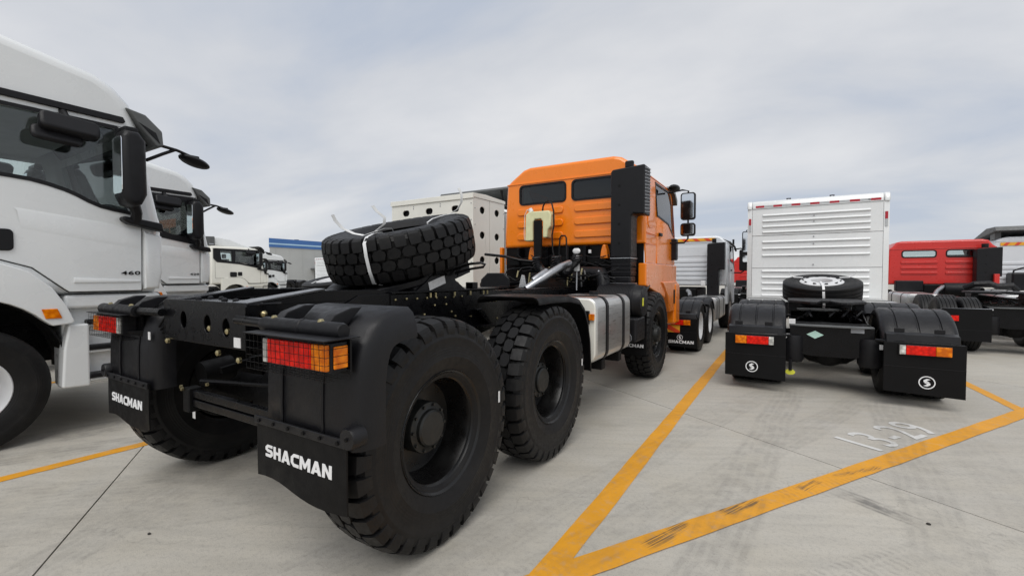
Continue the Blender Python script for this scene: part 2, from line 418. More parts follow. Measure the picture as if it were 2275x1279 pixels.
def text_mb(txt, x0, x1, z0, z1, y, depth=.003, bold=.018, axis='y', shear=0., flip=False):
    """lettering fitted into a rectangle; axis 'y': faces -y; axis 'x': faces +x (x0,x1 are then y)"""
    cu = bpy.data.curves.new('t', 'FONT'); cu.body = txt; cu.offset = bold; cu.resolution_u = 3; cu.space_character = 1.08; cu.shear = shear
    o = bpy.data.objects.new('t', cu); COL.objects.link(o)
    dg = bpy.context.evaluated_depsgraph_get(); me = bpy.data.meshes.new_from_object(o.evaluated_get(dg))
    bpy.data.objects.remove(o); bpy.data.curves.remove(cu)
    bm = bmesh.new(); bm.from_mesh(me); bmesh.ops.remove_doubles(bm, verts=bm.verts, dist=1e-5)
    r = bmesh.ops.extrude_face_region(bm, geom=bm.faces[:])
    top = [q for q in r['geom'] if isinstance(q, bmesh.types.BMVert)]
    for q in top: q.co.z = 1
    xs = [v.co.x for v in bm.verts]; ys = [v.co.y for v in bm.verts]; ax, bx, ay, by = min(xs), max(xs), min(ys), max(ys)
    out = MB(); bm.verts.index_update()
    vv = []
    for v in bm.verts:
        u = (v.co.x-ax)/(bx-ax); w = (v.co.y-ay)/(by-ay); d = v.co.z*depth
        if axis == 'y': vv.append((x0+(x1-x0)*u, y-d, z0+(z1-z0)*w))
        elif axis == 'x': vv.append((y+d, x0+(x1-x0)*u, z0+(z1-z0)*w))
        else: vv.append((x0+(x1-x0)*u, z0+(z1-z0)*w, y+d))
    out.add(vv, [[q.index for q in f.verts] for f in bm.faces]); bm.free(); bpy.data.meshes.remove(me)
    return out
GL = {'S': ([(.0, .03), (.0, .24), (.52, .24), (.58, .28), (.58, .36), (.52, .40), (.22, .40), (.0, .56), (.0, .80), (.22, 1.0), (.80, 1.0), (.80, .78), (.32, .78), (.26, .74), (.26, .66), (.32, .62), (.62, .62), (.84, .46), (.84, .20), (.62, 0), (.05, 0)], .84),
      'H': ([(0, 0), (.26, 0), (.26, .39), (.56, .39), (.56, 0), (.82, 0), (.82, 1), (.56, 1), (.56, .61), (.26, .61), (.26, 1), (0, 1)], .82),
      'A': ([(0, 0), (.27, 0), (.34, .18), (.62, .18), (.69, 0), (.96, 0), (.62, 1), (.34, 1)], .96),
      'C': ([(.30, 0), (.86, 0), (.86, .24), (.36, .24), (.26, .34), (.26, .66), (.36, .76), (.86, .76), (.86, 1), (.30, 1), (0, .72), (0, .28)], .86),
      'M': ([(0, 0), (.25, 0), (.25, .55), (.46, .15), (.60, .15), (.81, .55), (.81, 0), (1.06, 0), (1.06, 1), (.82, 1), (.53, .48), (.24, 1), (0, 1)], 1.06),
      'N': ([(0, 0), (.25, 0), (.25, .58), (.62, 0), (.86, 0), (.86, 1), (.61, 1), (.61, .42), (.24, 1), (0, 1)], .86)}
def block_text(txt, x0, x1, z0, z1, y, depth=.002, gap=.09):
    tw = sum(GL[c][1] for c in txt)+gap*(len(txt)-1); k = (x1-x0)/tw; x = x0; m = MB()
    for c in txt:
        f = lambda p: (x+p[0]*k, z0+p[1]*(z1-z0))
        m.plate([f(p) for p in GL[c][0]], 'y', y-depth, y, [[f(p) for p in ((.41, .36), (.55, .36), (.48, .66))]] if c == 'A' else ())
        x += (GL[c][1]+gap)*k
    return m
def emblem(cx_, cz, r, y):
    m = MB().plate(circ(cx_, cz, r, 32), 'y', y-.003, y, [circ(cx_, cz, r*.86, 32)])
    k = r*.95
    for sg in (1, -1):
        pts = [(.44, .60), (-.05, .74), (-.50, .46), (-.52, .12), (-.05, -.10), (.34, .06), (-.06, .30), (.0, .40)]
        m.plate([(cx_+sg*k*p[0]*.9+sg*k*.04, cz+sg*k*p[1]*.86) for p in pts], 'y', y-.003, y)
    return m

# ------------------------------------------------------------------ tyres and wheels (axis x, outer side +x)
def offroad_tyre(Rr=.62, Wd=.355, N=36):
    h = Wd/2; Rb = Rr-.032; m = MB()
    half = [(.288, .72*h), (.305, .80*h), (.332, .84*h), (.355, .93*h), (.40, .99*h), (.405, 1.005*h), (.412, .995*h), (.46, 1.0*h), (.50, .99*h), (.505, 1.004*h), (.515, 1.0*h), (.52, .985*h), (.545, .965*h), (.560, .945*h), (Rb-.022, .86*h), (Rb-.004, .72*h)]
    m.lathe([(r, -x) for r, x in half]+[(Rb, 0)]+[(r, x) for r, x in reversed(half)], n=72, cap=False)
    dth = 2*math.pi/N
    def crown(u): return Rr-.016*abs(u)**3
    def blk(pts, off, k, side=None):
        top, bot = [], []
        cu_ = sum(p[0] for p in pts)/len(pts); cv = sum(p[1] for p in pts)/len(pts)
        for u, v in pts:
            a = (k+off+v)*dth; r = crown(u); top.append((u*h, r*math.cos(a), r*math.sin(a)))
            u2, v2 = cu_+(u-cu_)*1.06, cv+(v-cv)*1.07; a = (k+off+v2)*dth; r = Rb-.006; bot.append((u2*h, r*math.cos(a), r*math.sin(a)))
        m.rings([bot, top])
    hexa = [(.03, -.24), (.09, -.42), (.27, -.46), (.43, -.30), (.455, .08), (.37, .40), (.24, .45), (.045, .33)]
    for k in range(N):
        for sg in (1, -1):
            off = 0 if sg > 0 else .5
            blk([(sg*u, sg*v) for u, v in hexa], off, k)
            # shoulder lug wrapping over the edge
            prof = [(.47, Rr-.002), (.70, Rr-.008), (.90, Rr-.02), (.985, Rr-.045), (1.0, Rr-.085)]
            base = [(.47, Rb-.006), (.70, Rb-.008), (.82, Rb-.02), (.87, Rb-.045), (.94, Rb-.075)]
            rs = []
            for j, ((u, r), (ub, rb)) in enumerate(zip(prof, base)):
                wv = (.35, .39, .37, .34, .29)[j]; ring = []
                for (uu, rr_, ww) in ((ub, rb, wv*1.08), (u, r, wv), (u, r, -wv), (ub, rb, -wv*1.08)):
                    a = (k+off+.5+(.06*(1-j*.3))*sg+ww)*dth; ring.append((sg*uu*h, rr_*math.cos(a), rr_*math.sin(a)))
                rs.append(ring)
            m.rings(rs)
    return m
def road_tyre(Rr=.52, Wd=.30):
    h = Wd/2
    half = [(.265, .72*h), (.28, .82*h), (.32, .93*h), (.38, 1.0*h), (.42, .99*h), (.425, 1.0*h), (.45, .97*h), (.485, .92*h), (Rr-.012, .86*h), (Rr-.002, .80*h), (Rr, .60*h), (Rr-.014, .585*h), (Rr-.014, .545*h), (Rr, .53*h), (Rr+.002, .20*h), (Rr-.014, .185*h), (Rr-.014, .145*h), (Rr+.002, .13*h)]
    return MB().lathe([(r, -x) for r, x in half]+[(r, x) for r, x in reversed(half)], n=64, cap=False)
def rim_rear():
    m = MB().lathe([(r*1.085, x*.87) for r, x in ((.250, -.13), (.285, .13), (.305, .150), (.309, .168), (.303, .178), (.294, .172), (.283, .150), (.276, .128), (.270, .122), (.262, .118), (.255, .095), (.246, .03), (.240, -.02), (.232, -.05), (.19, -.058), (.11, -.06), (.0, -.06))], n=64)
    return m
def hub_rear():
    m = MB().lathe([(.142, -.08), (.142, .022), (.138, .03), (.112, .033), (.104, .038), (.100, .056), (.090, .064), (.0, .066)], n=40)
    for i in range(10):
        a = 2*math.pi*i/10; m.cyl((.03, .126*math.cos(a), .126*math.sin(a)), (.043, .126*math.cos(a), .126*math.sin(a)), .009, 6)
    return m
def hub_front():
    m = MB().lathe([(.19, -.06), (.19, .09), (.17, .115), (.12, .125), (.112, .17), (.09, .185), (0, .186)], n=40)
    for i in range(10):
        a = 2*math.pi*i/10; m.cyl((.09, .165*math.cos(a), .165*math.sin(a)), (.135, .165*math.cos(a), .165*math.sin(a)), .016, 6)
    for i in range(12):
        a = 2*math.pi*i/12; m.cyl((.16, .098*math.cos(a), .098*math.sin(a)), (.186, .098*math.cos(a), .098*math.sin(a)), .009, 6)
    return m
def rim_road(deep=True):
    d = .02 if deep else .10
    m = MB().lathe([(.262, -.12), (.262, .10), (.283, .118), (.288, .125), (.28, .132), (.268, .118), (.255, .09), (.245, .06), (.232, d), (.20, d-.02), (.14, d-.025), (.10, d-.02), (.0, d-.02)], n=48)
    return m
def hub_road():
    m = MB().lathe([(.10, -.05), (.10, .06), (.085, .075), (0, .077)], n=28)
    for i in range(10):
        a = 2*math.pi*i/10; m.cyl((-.01, .155*math.cos(a), .155*math.sin(a)), (.035, .155*math.cos(a), .155*math.sin(a)), .014, 6)
    return m
ME = {'otyre': offroad_tyre().mesh('offroad_tyre', M['rubber'], smooth=32), 'rtyre': road_tyre().mesh('road_tyre', M['rubber']),
      'orim': rim_rear().mesh('black_rim', M['rimblack']), 'ohub': hub_rear().mesh('rear_hub', M['greyhub']), 'ohubf': hub_front().mesh('front_hub', M['greyhub']),
      'rrimw': rim_road().mesh('silver_rim', M['rimwhite']), 'rrimb': rim_road().mesh('dark_rim', M['rimblack']), 'rhub': hub_road().mesh('hub', M['greyhub'])}
def wheel(t, x, y, z, kind):
    tyre, rim, hub = {'o': ('otyre', 'orim', 'ohub'), 'of': ('otyre', 'orim', 'ohubf'), 'w': ('rtyre', 'rrimw', 'rhub'), 'b': ('rtyre', 'rrimb', 'rhub')}[kind]
    w = t.inst('wheel', ME[rim], (x, y, z), (0, 0, 0 if x > 0 else math.pi))
    for n_, k in (('tyre', tyre), ('hub', hub)):
        o = link(n_, ME[k], w)
        if n_ == 'tyre': o.rotation_euler = (random.uniform(0, 6), 0, 0)
    return w

# ------------------------------------------------------------------ ground
GA = math.atan2(FD[1], FD[0])
def gp(s_, n_, z=0):   # s along slab (perpendicular to bay-end line), n along the line direction
    return (FD[0]*n_+FD[1]*s_, FD[1]*n_-FD[0]*s_, z)
g0 = MB(); g0.add([(-900, -900, -.05), (900, -900, -.05), (900, 900, -.05), (-900, 900, -.05)], [[0, 1, 2, 3]])
ground = one('ground', '', '', g0, 'concrete', (0, 0, 0), kind='structure')
for k in range(-4, 14):
    n0, n1_ = -1.137+4.87*k+.005, -1.137+4.87*(k+1)-.005
    for s0, s1 in ((-60, 40),):
        m = MB(); pts = [gp(s0, n0), gp(s1, n0), gp(s1, n1_), gp(s0, n1_)]
        m.rings([[(p[0], p[1], -.045) for p in pts], [(p[0], p[1], 0) for p in pts]], cap=(False, True))
        o = link('concrete_slab', m.mesh('concrete_slab', M['concrete'], smooth=0), ground, bev=0)

def paint_line(p0, p1, w, z=.003, mat='yellow', n=60, jag=.004):
    d = Vector((p1[0]-p0[0], p1[1]-p0[1])); L = d.length; d.normalize(); q = Vector((-d.y, d.x)); v = []; f = []
    for i in range(n+1):
        c = Vector(p0)+d*(L*i/n)
        for sg in (-1, 1):
            k = c+q*(sg*(w/2+random.uniform(-jag, jag))); v.append((k.x, k.y, z))
    for i in range(n): f.append([2*i, 2*i+2, 2*i+3, 2*i+1])
    o = link('painted_line', MB().add(v, f).mesh('painted_line', M[mat], smooth=0)); o['kind'] = 'structure'; return o
paint_line((-1.02, -4), (-.93, 9.6), .135)
paint_line((-.93, 9.6), (-.87, 30), .135)
def FL(x): return 1.95+(x+.92)*1.584
paint_line((-5.6, FL(-5.6)), (9, FL(9)), .15, z=.006, n=160)
paint_line((-4.92, -1.5), (-4.62, 3.6), .12)
paint_line((2.215, FL(2.2)-.1), (1.80, 13), .12)
paint_line((5.3, FL(5.3)-.1), (4.9, 20), .12)
paint_line((-8.7, -3), (-8.4, 6), .12)
nm = text_mb('13-29', 0, 1.06, 0, .37, 0, depth=.0005, bold=.004, axis='z')
a_ = math.atan2(.84, .54); base = Matrix.Translation((.70, 4.74, .004)) @ Matrix.Rotation(a_, 4, 'Z')
nm.xf(base)
o = link('painted_number', nm.mesh('painted_number', M['whitepaint'], smooth=0)); o['kind'] = 'structure'
for (x, y, r, lab) in ((-3.05, 1.07, .009, 'small dark pebble lying alone on the concrete near the left foreground'), (.74, 3.49, .010, 'small dark pebble lying on the concrete at the right')):
    m = MB().ball((0, 0, r*.5), r, (1.2, .9, .7), 8, 6)
    o = link('pebble', m.mesh('pebble', M['pebble'])); o.location = (x, y, 0); o['label'] = lab; o['category'] = 'pebble'

# ------------------------------------------------------------------ shared truck pieces
def tail_lamp(t, x0, x1, y, z0, z1, order, depth=.06, guard=False, xs=1):
    """order: list of (material, fraction) from x0 to x1"""
    h = t.part('tail_lamp', MB().box(x0-.008, x1+.008, y, y+depth, z0-.008, z1+.008), 'plastic', bev=.006)
    x = x0
    for mat, fr in order:
        w = (x1-x0)*fr
        t.part({'lensred': 'red_lens', 'lensamb': 'amber_lens', 'lenswhite': 'clear_lens'}[mat], MB().box(x+.001, x+w-.001, y-.018, y+.002, z0, z1), mat, h, bev=.005)
        x += w
    return h
def fender_arc(t, x0, x1, prof, thick=.012, lip=.07, sides=(True, True), ribs=0, name='fender', mat='fender'):
    """curved mudguard: prof (y,z) polyline, rounded towards both side edges"""
    n = len(prof); nor = []
    for i in range(n):
        a, b = Vector(prof[max(0, i-1)]), Vector(prof[min(n-1, i+1)]); d = (b-a).normalized(); nor.append(Vector((-d.y, d.x)))
    # lateral stations: (x, drop along inward normal)
    st = []
    if sides[0]: st += [(x0, lip), (x0+.004, lip*.55), (x0+.02, lip*.2), (x0+.05, 0.)]
    else: st += [(x0, 0.)]
    k = max(2, ribs*4)
    for j in range(1, k):
        x = x0+.05+(x1-x0-.1)*j/k; bump_ = 0
        if ribs and j % 4 == 2: bump_ = .012
        st.append((x-.012, 0.)) if bump_ else None
        if bump_: st += [(x-.006, bump_), (x+.006, bump_), (x+.012, 0.)]
        else: st.append((x, 0.))
    if sides[1]: st += [(x1-.05, 0.), (x1-.02, lip*.2), (x1-.004, lip*.55), (x1, lip)]
    else: st += [(x1, 0.)]
    def ring(off): return [[(x, prof[i][0]-nor[i].x*(d+off), prof[i][1]-nor[i].y*(d+off)) for x, d in st] for i in range(n)]
    a, b = ring(0), ring(thick); m = MB()
    rs = [a[i]+list(reversed(b[i])) for i in range(n)]
    m.rings(rs)
    return t.part(name, m, mat, smooth=50)
def snorkel(t, x0, x1, xh, y0, y1, z0, zh, z1, mat='plastic', vents=True):
    sn = t.part('air_intake', MB().plate([(x0, z0), (x1, z0), (x1, zh-.03), (x1+.03, zh), (xh, zh-.02), (xh, z1), (x0+.02, z1-.03), (x0, z1-.06)], 'y', y0, y1), mat, bev=.02, seg=3)
    for k in range(4):
        z = z0+(z1-z0)*(.16+.21*k); t.part('bolt_recess', MB().cyl(((x0+x1)/2-.02, y0-.003, z), ((x0+x1)/2-.02, y0+.01, z), .018, 12), 'dark', sn)
    if vents:
        n = 14
        for k in range(n):
            z = zh+.02+(z1-zh-.06)*k/(n-1)
            t.part('vent_slat', MB().add([(xh+.002, y0+.01, z-.012), (xh+.012, y0+.01, z-.012), (xh+.012, y1-.02, z+.014), (xh+.002, y1-.02, z+.014), (xh+.002, y0+.01, z-.004), (xh+.012, y0+.01, z-.004), (xh+.012, y1-.02, z+.022), (xh+.002, y1-.02, z+.022)],
                    [[0,1,2,3],[4,5,6,7],[0,1,5,4],[1,2,6,5],[2,3,7,6],[3,0,4,7]]), 'greyplate', sn)
    return sn
def rear_wall_cab(t, paint, yb, yf, hb, ht, z0, zg, zr, wins, ribrows, ribx, hr=.75, roofbulge=.0, side_win=True, glassm='glassdark', ribw=.10, seal=True, wt=.1, zs=None):
    """cab seen from behind. hb/ht half widths at floor / gutter, zg gutter, zr roof"""
    zk = (zs or z0)+.5
    prof = [(-hb, z0), (hb, z0), (hb, zk), (ht+.01, zg-.03), (ht-.01, zg), (ht-.07, zg+.05), (hr, zr-.03), (hr-.12, zr), (-hr+.12, zr), (-hr, zr-.03), (-ht+.07, zg+.05), (-ht+.01, zg), (-ht-.01, zg-.03), (-hb, zk)]
    # shell without side windows' strip
    r = .05
    body = MB(); body.rext(prof, 'y', yb, yf, r, 3, skip=(1, 2, 12, 13))
    cab = t.part('cab', body, paint, smooth=40)
    t.part('cab_floor', MB().box(-hb+.06, hb-.06, yb+.06, yf-.06, z0+.01, z0+.04), 'dark', cab)
    t.part('cab_front', MB().plate(inset(prof, r), 'y', yf-.02, yf, [[(-ht+.12, zk+.25), (ht-.12, zk+.25), (ht-.2, zg-wt), (-ht+.2, zg-wt)]]), paint, cab)
    t.part('windscreen', MB().plate([(-ht+.12, zk+.25), (ht-.12, zk+.25), (ht-.2, zg-wt), (-ht+.2, zg-wt)], 'y', yf-.012, yf-.006), glassm, cab)
    wall = t.part('rear_wall', MB().plate(inset(prof, r), 'y', yb, yb+.025, [rrect(a, b, c, d, .06) for a, b, c, d in wins]), paint, bev=0)
    for a, b, c, d in wins:
        t.part('window_seal', MB().plate(rrect(a-.018, b+.018, c-.018, d+.018, .07), 'y', yb-.012, yb+.004, [rrect(a+.012, b-.012, c+.012, d-.012, .05)]), 'plastic', wall, bev=.004)
        t.part('window', MB().plate(rrect(a, b, c, d, .06), 'y', yb+.002, yb+.008), glassm, wall)
    for z in ribrows:
        for a, b in ribx:
            t.part('pressed_rib', MB().plate(rrect(a, b, z-ribw/2, z+ribw/2, ribw*.42, 3), 'y', yb-.022, yb+.001), paint, wall, bev=.014, seg=3)
    t.part('roof_gutter', MB().box(-ht, ht, yb-.012, yb+.03, zg-.03, zg-.012), paint, wall, bev=.004)
    # sides
    if zs: z0 = zs
    for sg in (1, -1):
        ya, yc = yb+.66, yf-.32; sl = (ht-hb)/(zg-z0-.5)
        def X_(z): return hb+(0 if z < z0+.5 else (z-z0-.5)*sl)
        wz0, wz1 = z0+.68, zg-.1
        outer = [(yb+r, z0+.0), (yf-r, z0), (yf-r, zg-.03), (yb+r, zg-.03)]
        hole = [(ya+.05, wz0+.06), (yc-.25, wz0), (yc+.06, wz0-.16), (yc+.1, wz1-.18), (yc-.05, wz1), (ya+.05, wz1)]
        m = MB().plate(outer, 'x', 0, -.02*sg, [hole]); m.v = [(sg*X_(p[2])+p[0], p[1], p[2]) for p in m.v]
        sp_ = t.part('cab_side', m, paint)
        # shear-corrected: add mid vertices are not needed, the tumblehome is slight
        d = MB().plate([(ya-.03, z0+.0), (yf-.2, z0), (yf-.2, wz0-.16), (yc+.13, wz1-.2), (yc-.02, zg-.06), (ya-.03, zg-.06)], 'x', 0, .012*sg, [hole]); d.v = [(sg*X_(p[2])+p[0], p[1], p[2]) for p in d.v]
        dr = t.part('door', d, paint, bev=.006)
        gl = MB().plate(hole, 'x', .002*sg, .006*sg); gl.v = [(sg*X_(p[2])+p[0], p[1], p[2]) for p in gl.v]
        t.part('door_window', gl, 'glass', dr)
        fr = MB().plate(inset(hole, -.03), 'x', .010*sg, .018*sg, [hole]); fr.v = [(sg*X_(p[2])+p[0], p[1], p[2]) for p in fr.v]
        t.part('window_seal', fr, 'plastic', dr)
        t.part('door_handle', MB().box(*sorted((sg*(hb+.01), sg*(hb+.04))), ya+.06, ya+.2, z0+.42, z0+.47), 'plastic', dr, bev=.008)
    return cab, wall, prof
def mirror_set(t, x, y, z0, z1, w=.2, sg=1, small=True):
    """big mirror facing back with a bent tubular arm"""
    a = t.part('mirror_arm', MB().tube([(x-.32*sg, y+.1, z1+.04), (x-.1*sg, y+.06, z1+.06), (x, y+.02, z1+.03), (x, y+.02, z0-.3 if small else z0-.1), (x-.06*sg, y+.05, z0-.36 if small else z0-.14), (x-.32*sg, y+.1, z0-.36 if small else z0-.16)], .014, 8), 'plastic')
    hs = [(z0, z1)]+([(z0-.26, z0-.05)] if small else [])
    for a0, a1 in hs:
        h = t.part('mirror', MB().plate(rrect(x-w/2, x+w/2, a0, a1, .045), 'y', y-.02, y+.05), 'plastic', bev=.015, seg=2)
        t.part('mirror_glass', MB().plate(rrect(x-w/2+.022, x+w/2-.022, a0+.022, a1-.022, .03), 'y', y-.024, y-.02), 'mirror', h)

# ------------------------------------------------------------------ the orange tractor unit (x from its centre line, y in the yard)
XC = -2.82
OT = T('tractor_truck', 'orange off-road tractor truck with black frame and chunky tyres in the foreground', 'truck', (XC, 1.88, 0), (0, 1.88, 0))
t = OT
for y, k in ((1.88, 'o'), (3.22, 'o'), (6.62, 'of')):
    for sg in (1, -1): wheel(t, sg*1.10, y, .615, k)
# tyre labels
for x, y, z, w, h in ((1.283, 2.36, .66, .018, .07), (1.283, 3.72, .66, .018, .06)):
    t.part('tyre_label', MB().box(x, x+.002, y, y+w, z, z+h), 'labelw')
# frame rails
for sg in (1, -1):
    rl = MB().plate([(1.27, 1.07), (2.0, 1.02), (6.2, 1.0), (8.2, .95), (8.2, 1.2), (6.2, 1.285), (1.27, 1.315)], 'x', sg*.43, sg*.421)
    fl = MB(); 
    for z0, z1 in ((1.315, 1.325), (1.005, 1.015)): fl.box(*sorted((sg*.43, sg*.34)), 1.62, 7.9, z0-.01 if z0 > 1.2 else z0, z1-.01 if z0 > 1.2 else z1)
    rail = t.part('frame_rail', rl, 'frame', bev=.003)
    t.part('rail_flange', fl, 'frame', rail, bev=.003)
    # sloped tail plate on the flange, top light put into its paler black
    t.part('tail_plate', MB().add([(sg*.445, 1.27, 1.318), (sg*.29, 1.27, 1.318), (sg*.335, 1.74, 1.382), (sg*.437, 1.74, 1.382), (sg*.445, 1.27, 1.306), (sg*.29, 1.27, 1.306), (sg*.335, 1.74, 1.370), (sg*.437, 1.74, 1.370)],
            [[0,1,2,3],[4,5,6,7],[0,1,5,4],[1,2,6,5],[2,3,7,6],[3,0,4,7]]), 'frame_sheen', rail, bev=.003)
    t.part('raised_rail_top', MB().plate([(1.30, 1.30), (2.32, 1.30), (2.32, 1.335), (2.2, 1.36), (1.74, 1.369), (1.30, 1.305)], 'x', sg*.432, sg*.36), 'frame', rail, bev=.012, seg=3)
    t.part('outer_reinforcement', MB().plate([(1.98, 1.33), (2.25, 1.335), (2.25, 1.16), (2.02, 1.12), (1.70, 1.12), (1.62, 1.15)], 'x', sg*.432, sg*.446), 'frame', rail, bev=.004)
    t.part('outer_web', MB().plate([(2.26, 1.325), (3.75, 1.318), (3.75, 1.0), (3.3, .92), (2.6, .92), (2.26, 1.1)], 'x', sg*.432, sg*.444), 'frame', rail, bev=.003)
    for k, (y, z) in enumerate([(1.36, 1.255), (1.50, 1.255), (1.585, 1.258), (1.80, 1.235)]):
        if sg > 0: t.part('bolt', MB().lathe([(.018, 0), (.018, .014), (.012, .02), (.006, .026), (0, .027)], (sg*.432, y, z), 'x', 10), 'zinc')
m = MB()
for y in [2.3+.11*k for k in range(8)]: m.lathe([(.009, 0), (.009, .009), (.005, .012), (0, .013)], (.445, y, 1.285+random.uniform(-.004, .004)), 'x', 8)
for y, z in ((2.72, 1.225), (2.86, 1.225), (2.6, 1.16), (2.93, 1.16), (2.98, 1.12), (3.2, 1.1), (3.5, 1.22), (3.56, 1.22), (3.6, 1.22), (4.0, 1.23), (4.06, 1.23), (4.18, 1.23), (4.24, 1.23), (1.83, 1.15), (1.9, 1.15), (2.0, 1.15), (2.1, 1.15), (3.36, 1.1), (3.62, 1.05), (3.3, 1.0), (3.42, 1.0)):
    m.lathe([(.009, 0), (.009, .009), (.005, .012), (0, .013)], (.445 if y < 3.76 else .432, y, z), 'x', 8)
t.part('frame_bolts', m, 'zinc', stuff=True)
for y in (2.66, 2.72, 2.96, 3.18, 3.38, 3.44):
    t.part('clip_bolt', MB().cyl((.46, y, 1.29), (.46, y, 1.325), .009, 8), 'zinc')
# rear cross member with oval holes
holes = [circ(-.22, 1.20, .038, 18, .05), circ(.06, 1.19, .038, 18, .05), circ(.26, 1.18, .038, 18, .05)]
cm = t.part('rear_crossmember', MB().plate([(-.47, 1.072), (.45, 1.072), (.455, 1.30), (.43, 1.318), (-.45, 1.318), (-.475, 1.30)], 'y', 1.255, 1.268, holes), 'frame', bev=.004)
t.part('crossmember_flange', MB().box(-.46, .44, 1.268, 1.46, 1.302, 1.3145), 'frame_sheen', cm, bev=.003)
t.part('crossmember_flange', MB().box(-.46, .44, 1.268, 1.40, 1.07, 1.082), 'frame', cm, bev=.003)
t.part('inner_channel', MB().box(-.42, .42, 1.40, 1.42, 1.05, 1.30), 'dark', cm)
for x, y in ((-.2, 1.33), (-.25, 1.42), (-.12, 1.42), (.10, 1.33), (.22, 1.42), (.22, 1.33)):
    t.part('bolt', MB().lathe([(.017, 1.3145), (.017, 1.326), (.008, 1.333), (0, 1.334)], (x, y, 0), 'z', 8), 'plastic', cm)
for x, z in ((.075, 1.165), (.265, 1.16), (-.41, 1.062), (.19, 1.04), (.40, 1.02)):
    t.part('bolt', MB().lathe([(.016, 0), (.016, -.014), (.008, -.02), (0, -.022)], (x, 1.27 if z > 1.1 else 1.256, z), 'y', 10), 'zinc', cm)
t.part('data_label', MB().box(.345, .41, 1.2515, 1.2545, 1.083, 1.135), 'labelw', cm)
# inner cross members
for y in (1.95, 3.9, 5.2): t.part('crossmember', MB().box(-.42, .42, y, y+.14, 1.02, 1.28), 'dark', bev=.01)
# axle housings, springs, tow bar
for y in (1.88, 3.22, 6.62):
    t.part('axle_housing', MB().lathe([(.09, -.95), (.10, -.4), (.24, -.2), (.27, 0), (.24, .2), (.10, .4), (.09, .95)], (0, y, .615), 'x', 20), 'dark')
for sg in (1, -1):
    for k in range(5): t.part('leaf_spring', MB().tube([(sg*.52, 2.55-(.95-.1*k), .80+.02*k), (sg*.52, 2.55, .90-.022*k+.05), (sg*.52, 2.55+(.95-.1*k), .80+.02*k)], .03, 4), 'dark')
    t.part('spring_bracket', MB().box(*sorted((sg*.445, sg*.60)), 2.40, 2.70, .66, 1.0), 'dark', bev=.01)
    t.part('brake_chamber', MB().cyl((sg*.62, 1.52, .78), (sg*.62, 1.72, .80), .085, 18), 'dark')
for dz, r_ in ((0, .022), (-.055, .022)):
    t.part('tow_bar', MB().box(-.30, .62, 1.32, 1.36, .735+dz-r_, .735+dz+r_), 'frame', bev=.006)
t.part('tow_bar_end', MB().box(-.36, -.28, 1.30, 1.38, .62, .77), 'dark', bev=.01)
t.part('link_rod', MB().cyl((-.3, 1.38, .80), (.30, 1.62, .79), .014, 8), 'frame')
for x, y, z in ((-.36, 1.30, .775), (-.335, 1.295, .765), (-.17, 1.36, .80)): t.part('bolt', MB().cyl((x, y, z), (x, y-.012, z), .011, 8), 'zinc')
t.part('brake_label', MB().box(-.585, -.55, 1.45, 1.452, .50, .58).xf(Matrix.Translation((0, 0, 0))), 'labelw')
# cables behind the lamps
for k in range(4):
    m = MB().tube([(.43+.02*k, 1.42, 1.2), (.55, 1.35-.02*k, 1.10+.03*k), (.70, 1.30, 1.04+.02*k), (.86, 1.2, 1.09)], .007, 6); t.part('cable', m, 'dark')
    m = MB().tube([(-.43-.02*k, 1.42, 1.2), (-.55, 1.35-.02*k, 1.10+.03*k), (-.70, 1.30, 1.04+.02*k), (-.86, 1.2, 1.09)], .007, 6); t.part('cable', m, 'dark')
t.part('cable_tag', MB().box(-.665, -.635, 1.24, 1.243, 1.05, 1.10), 'labelw')
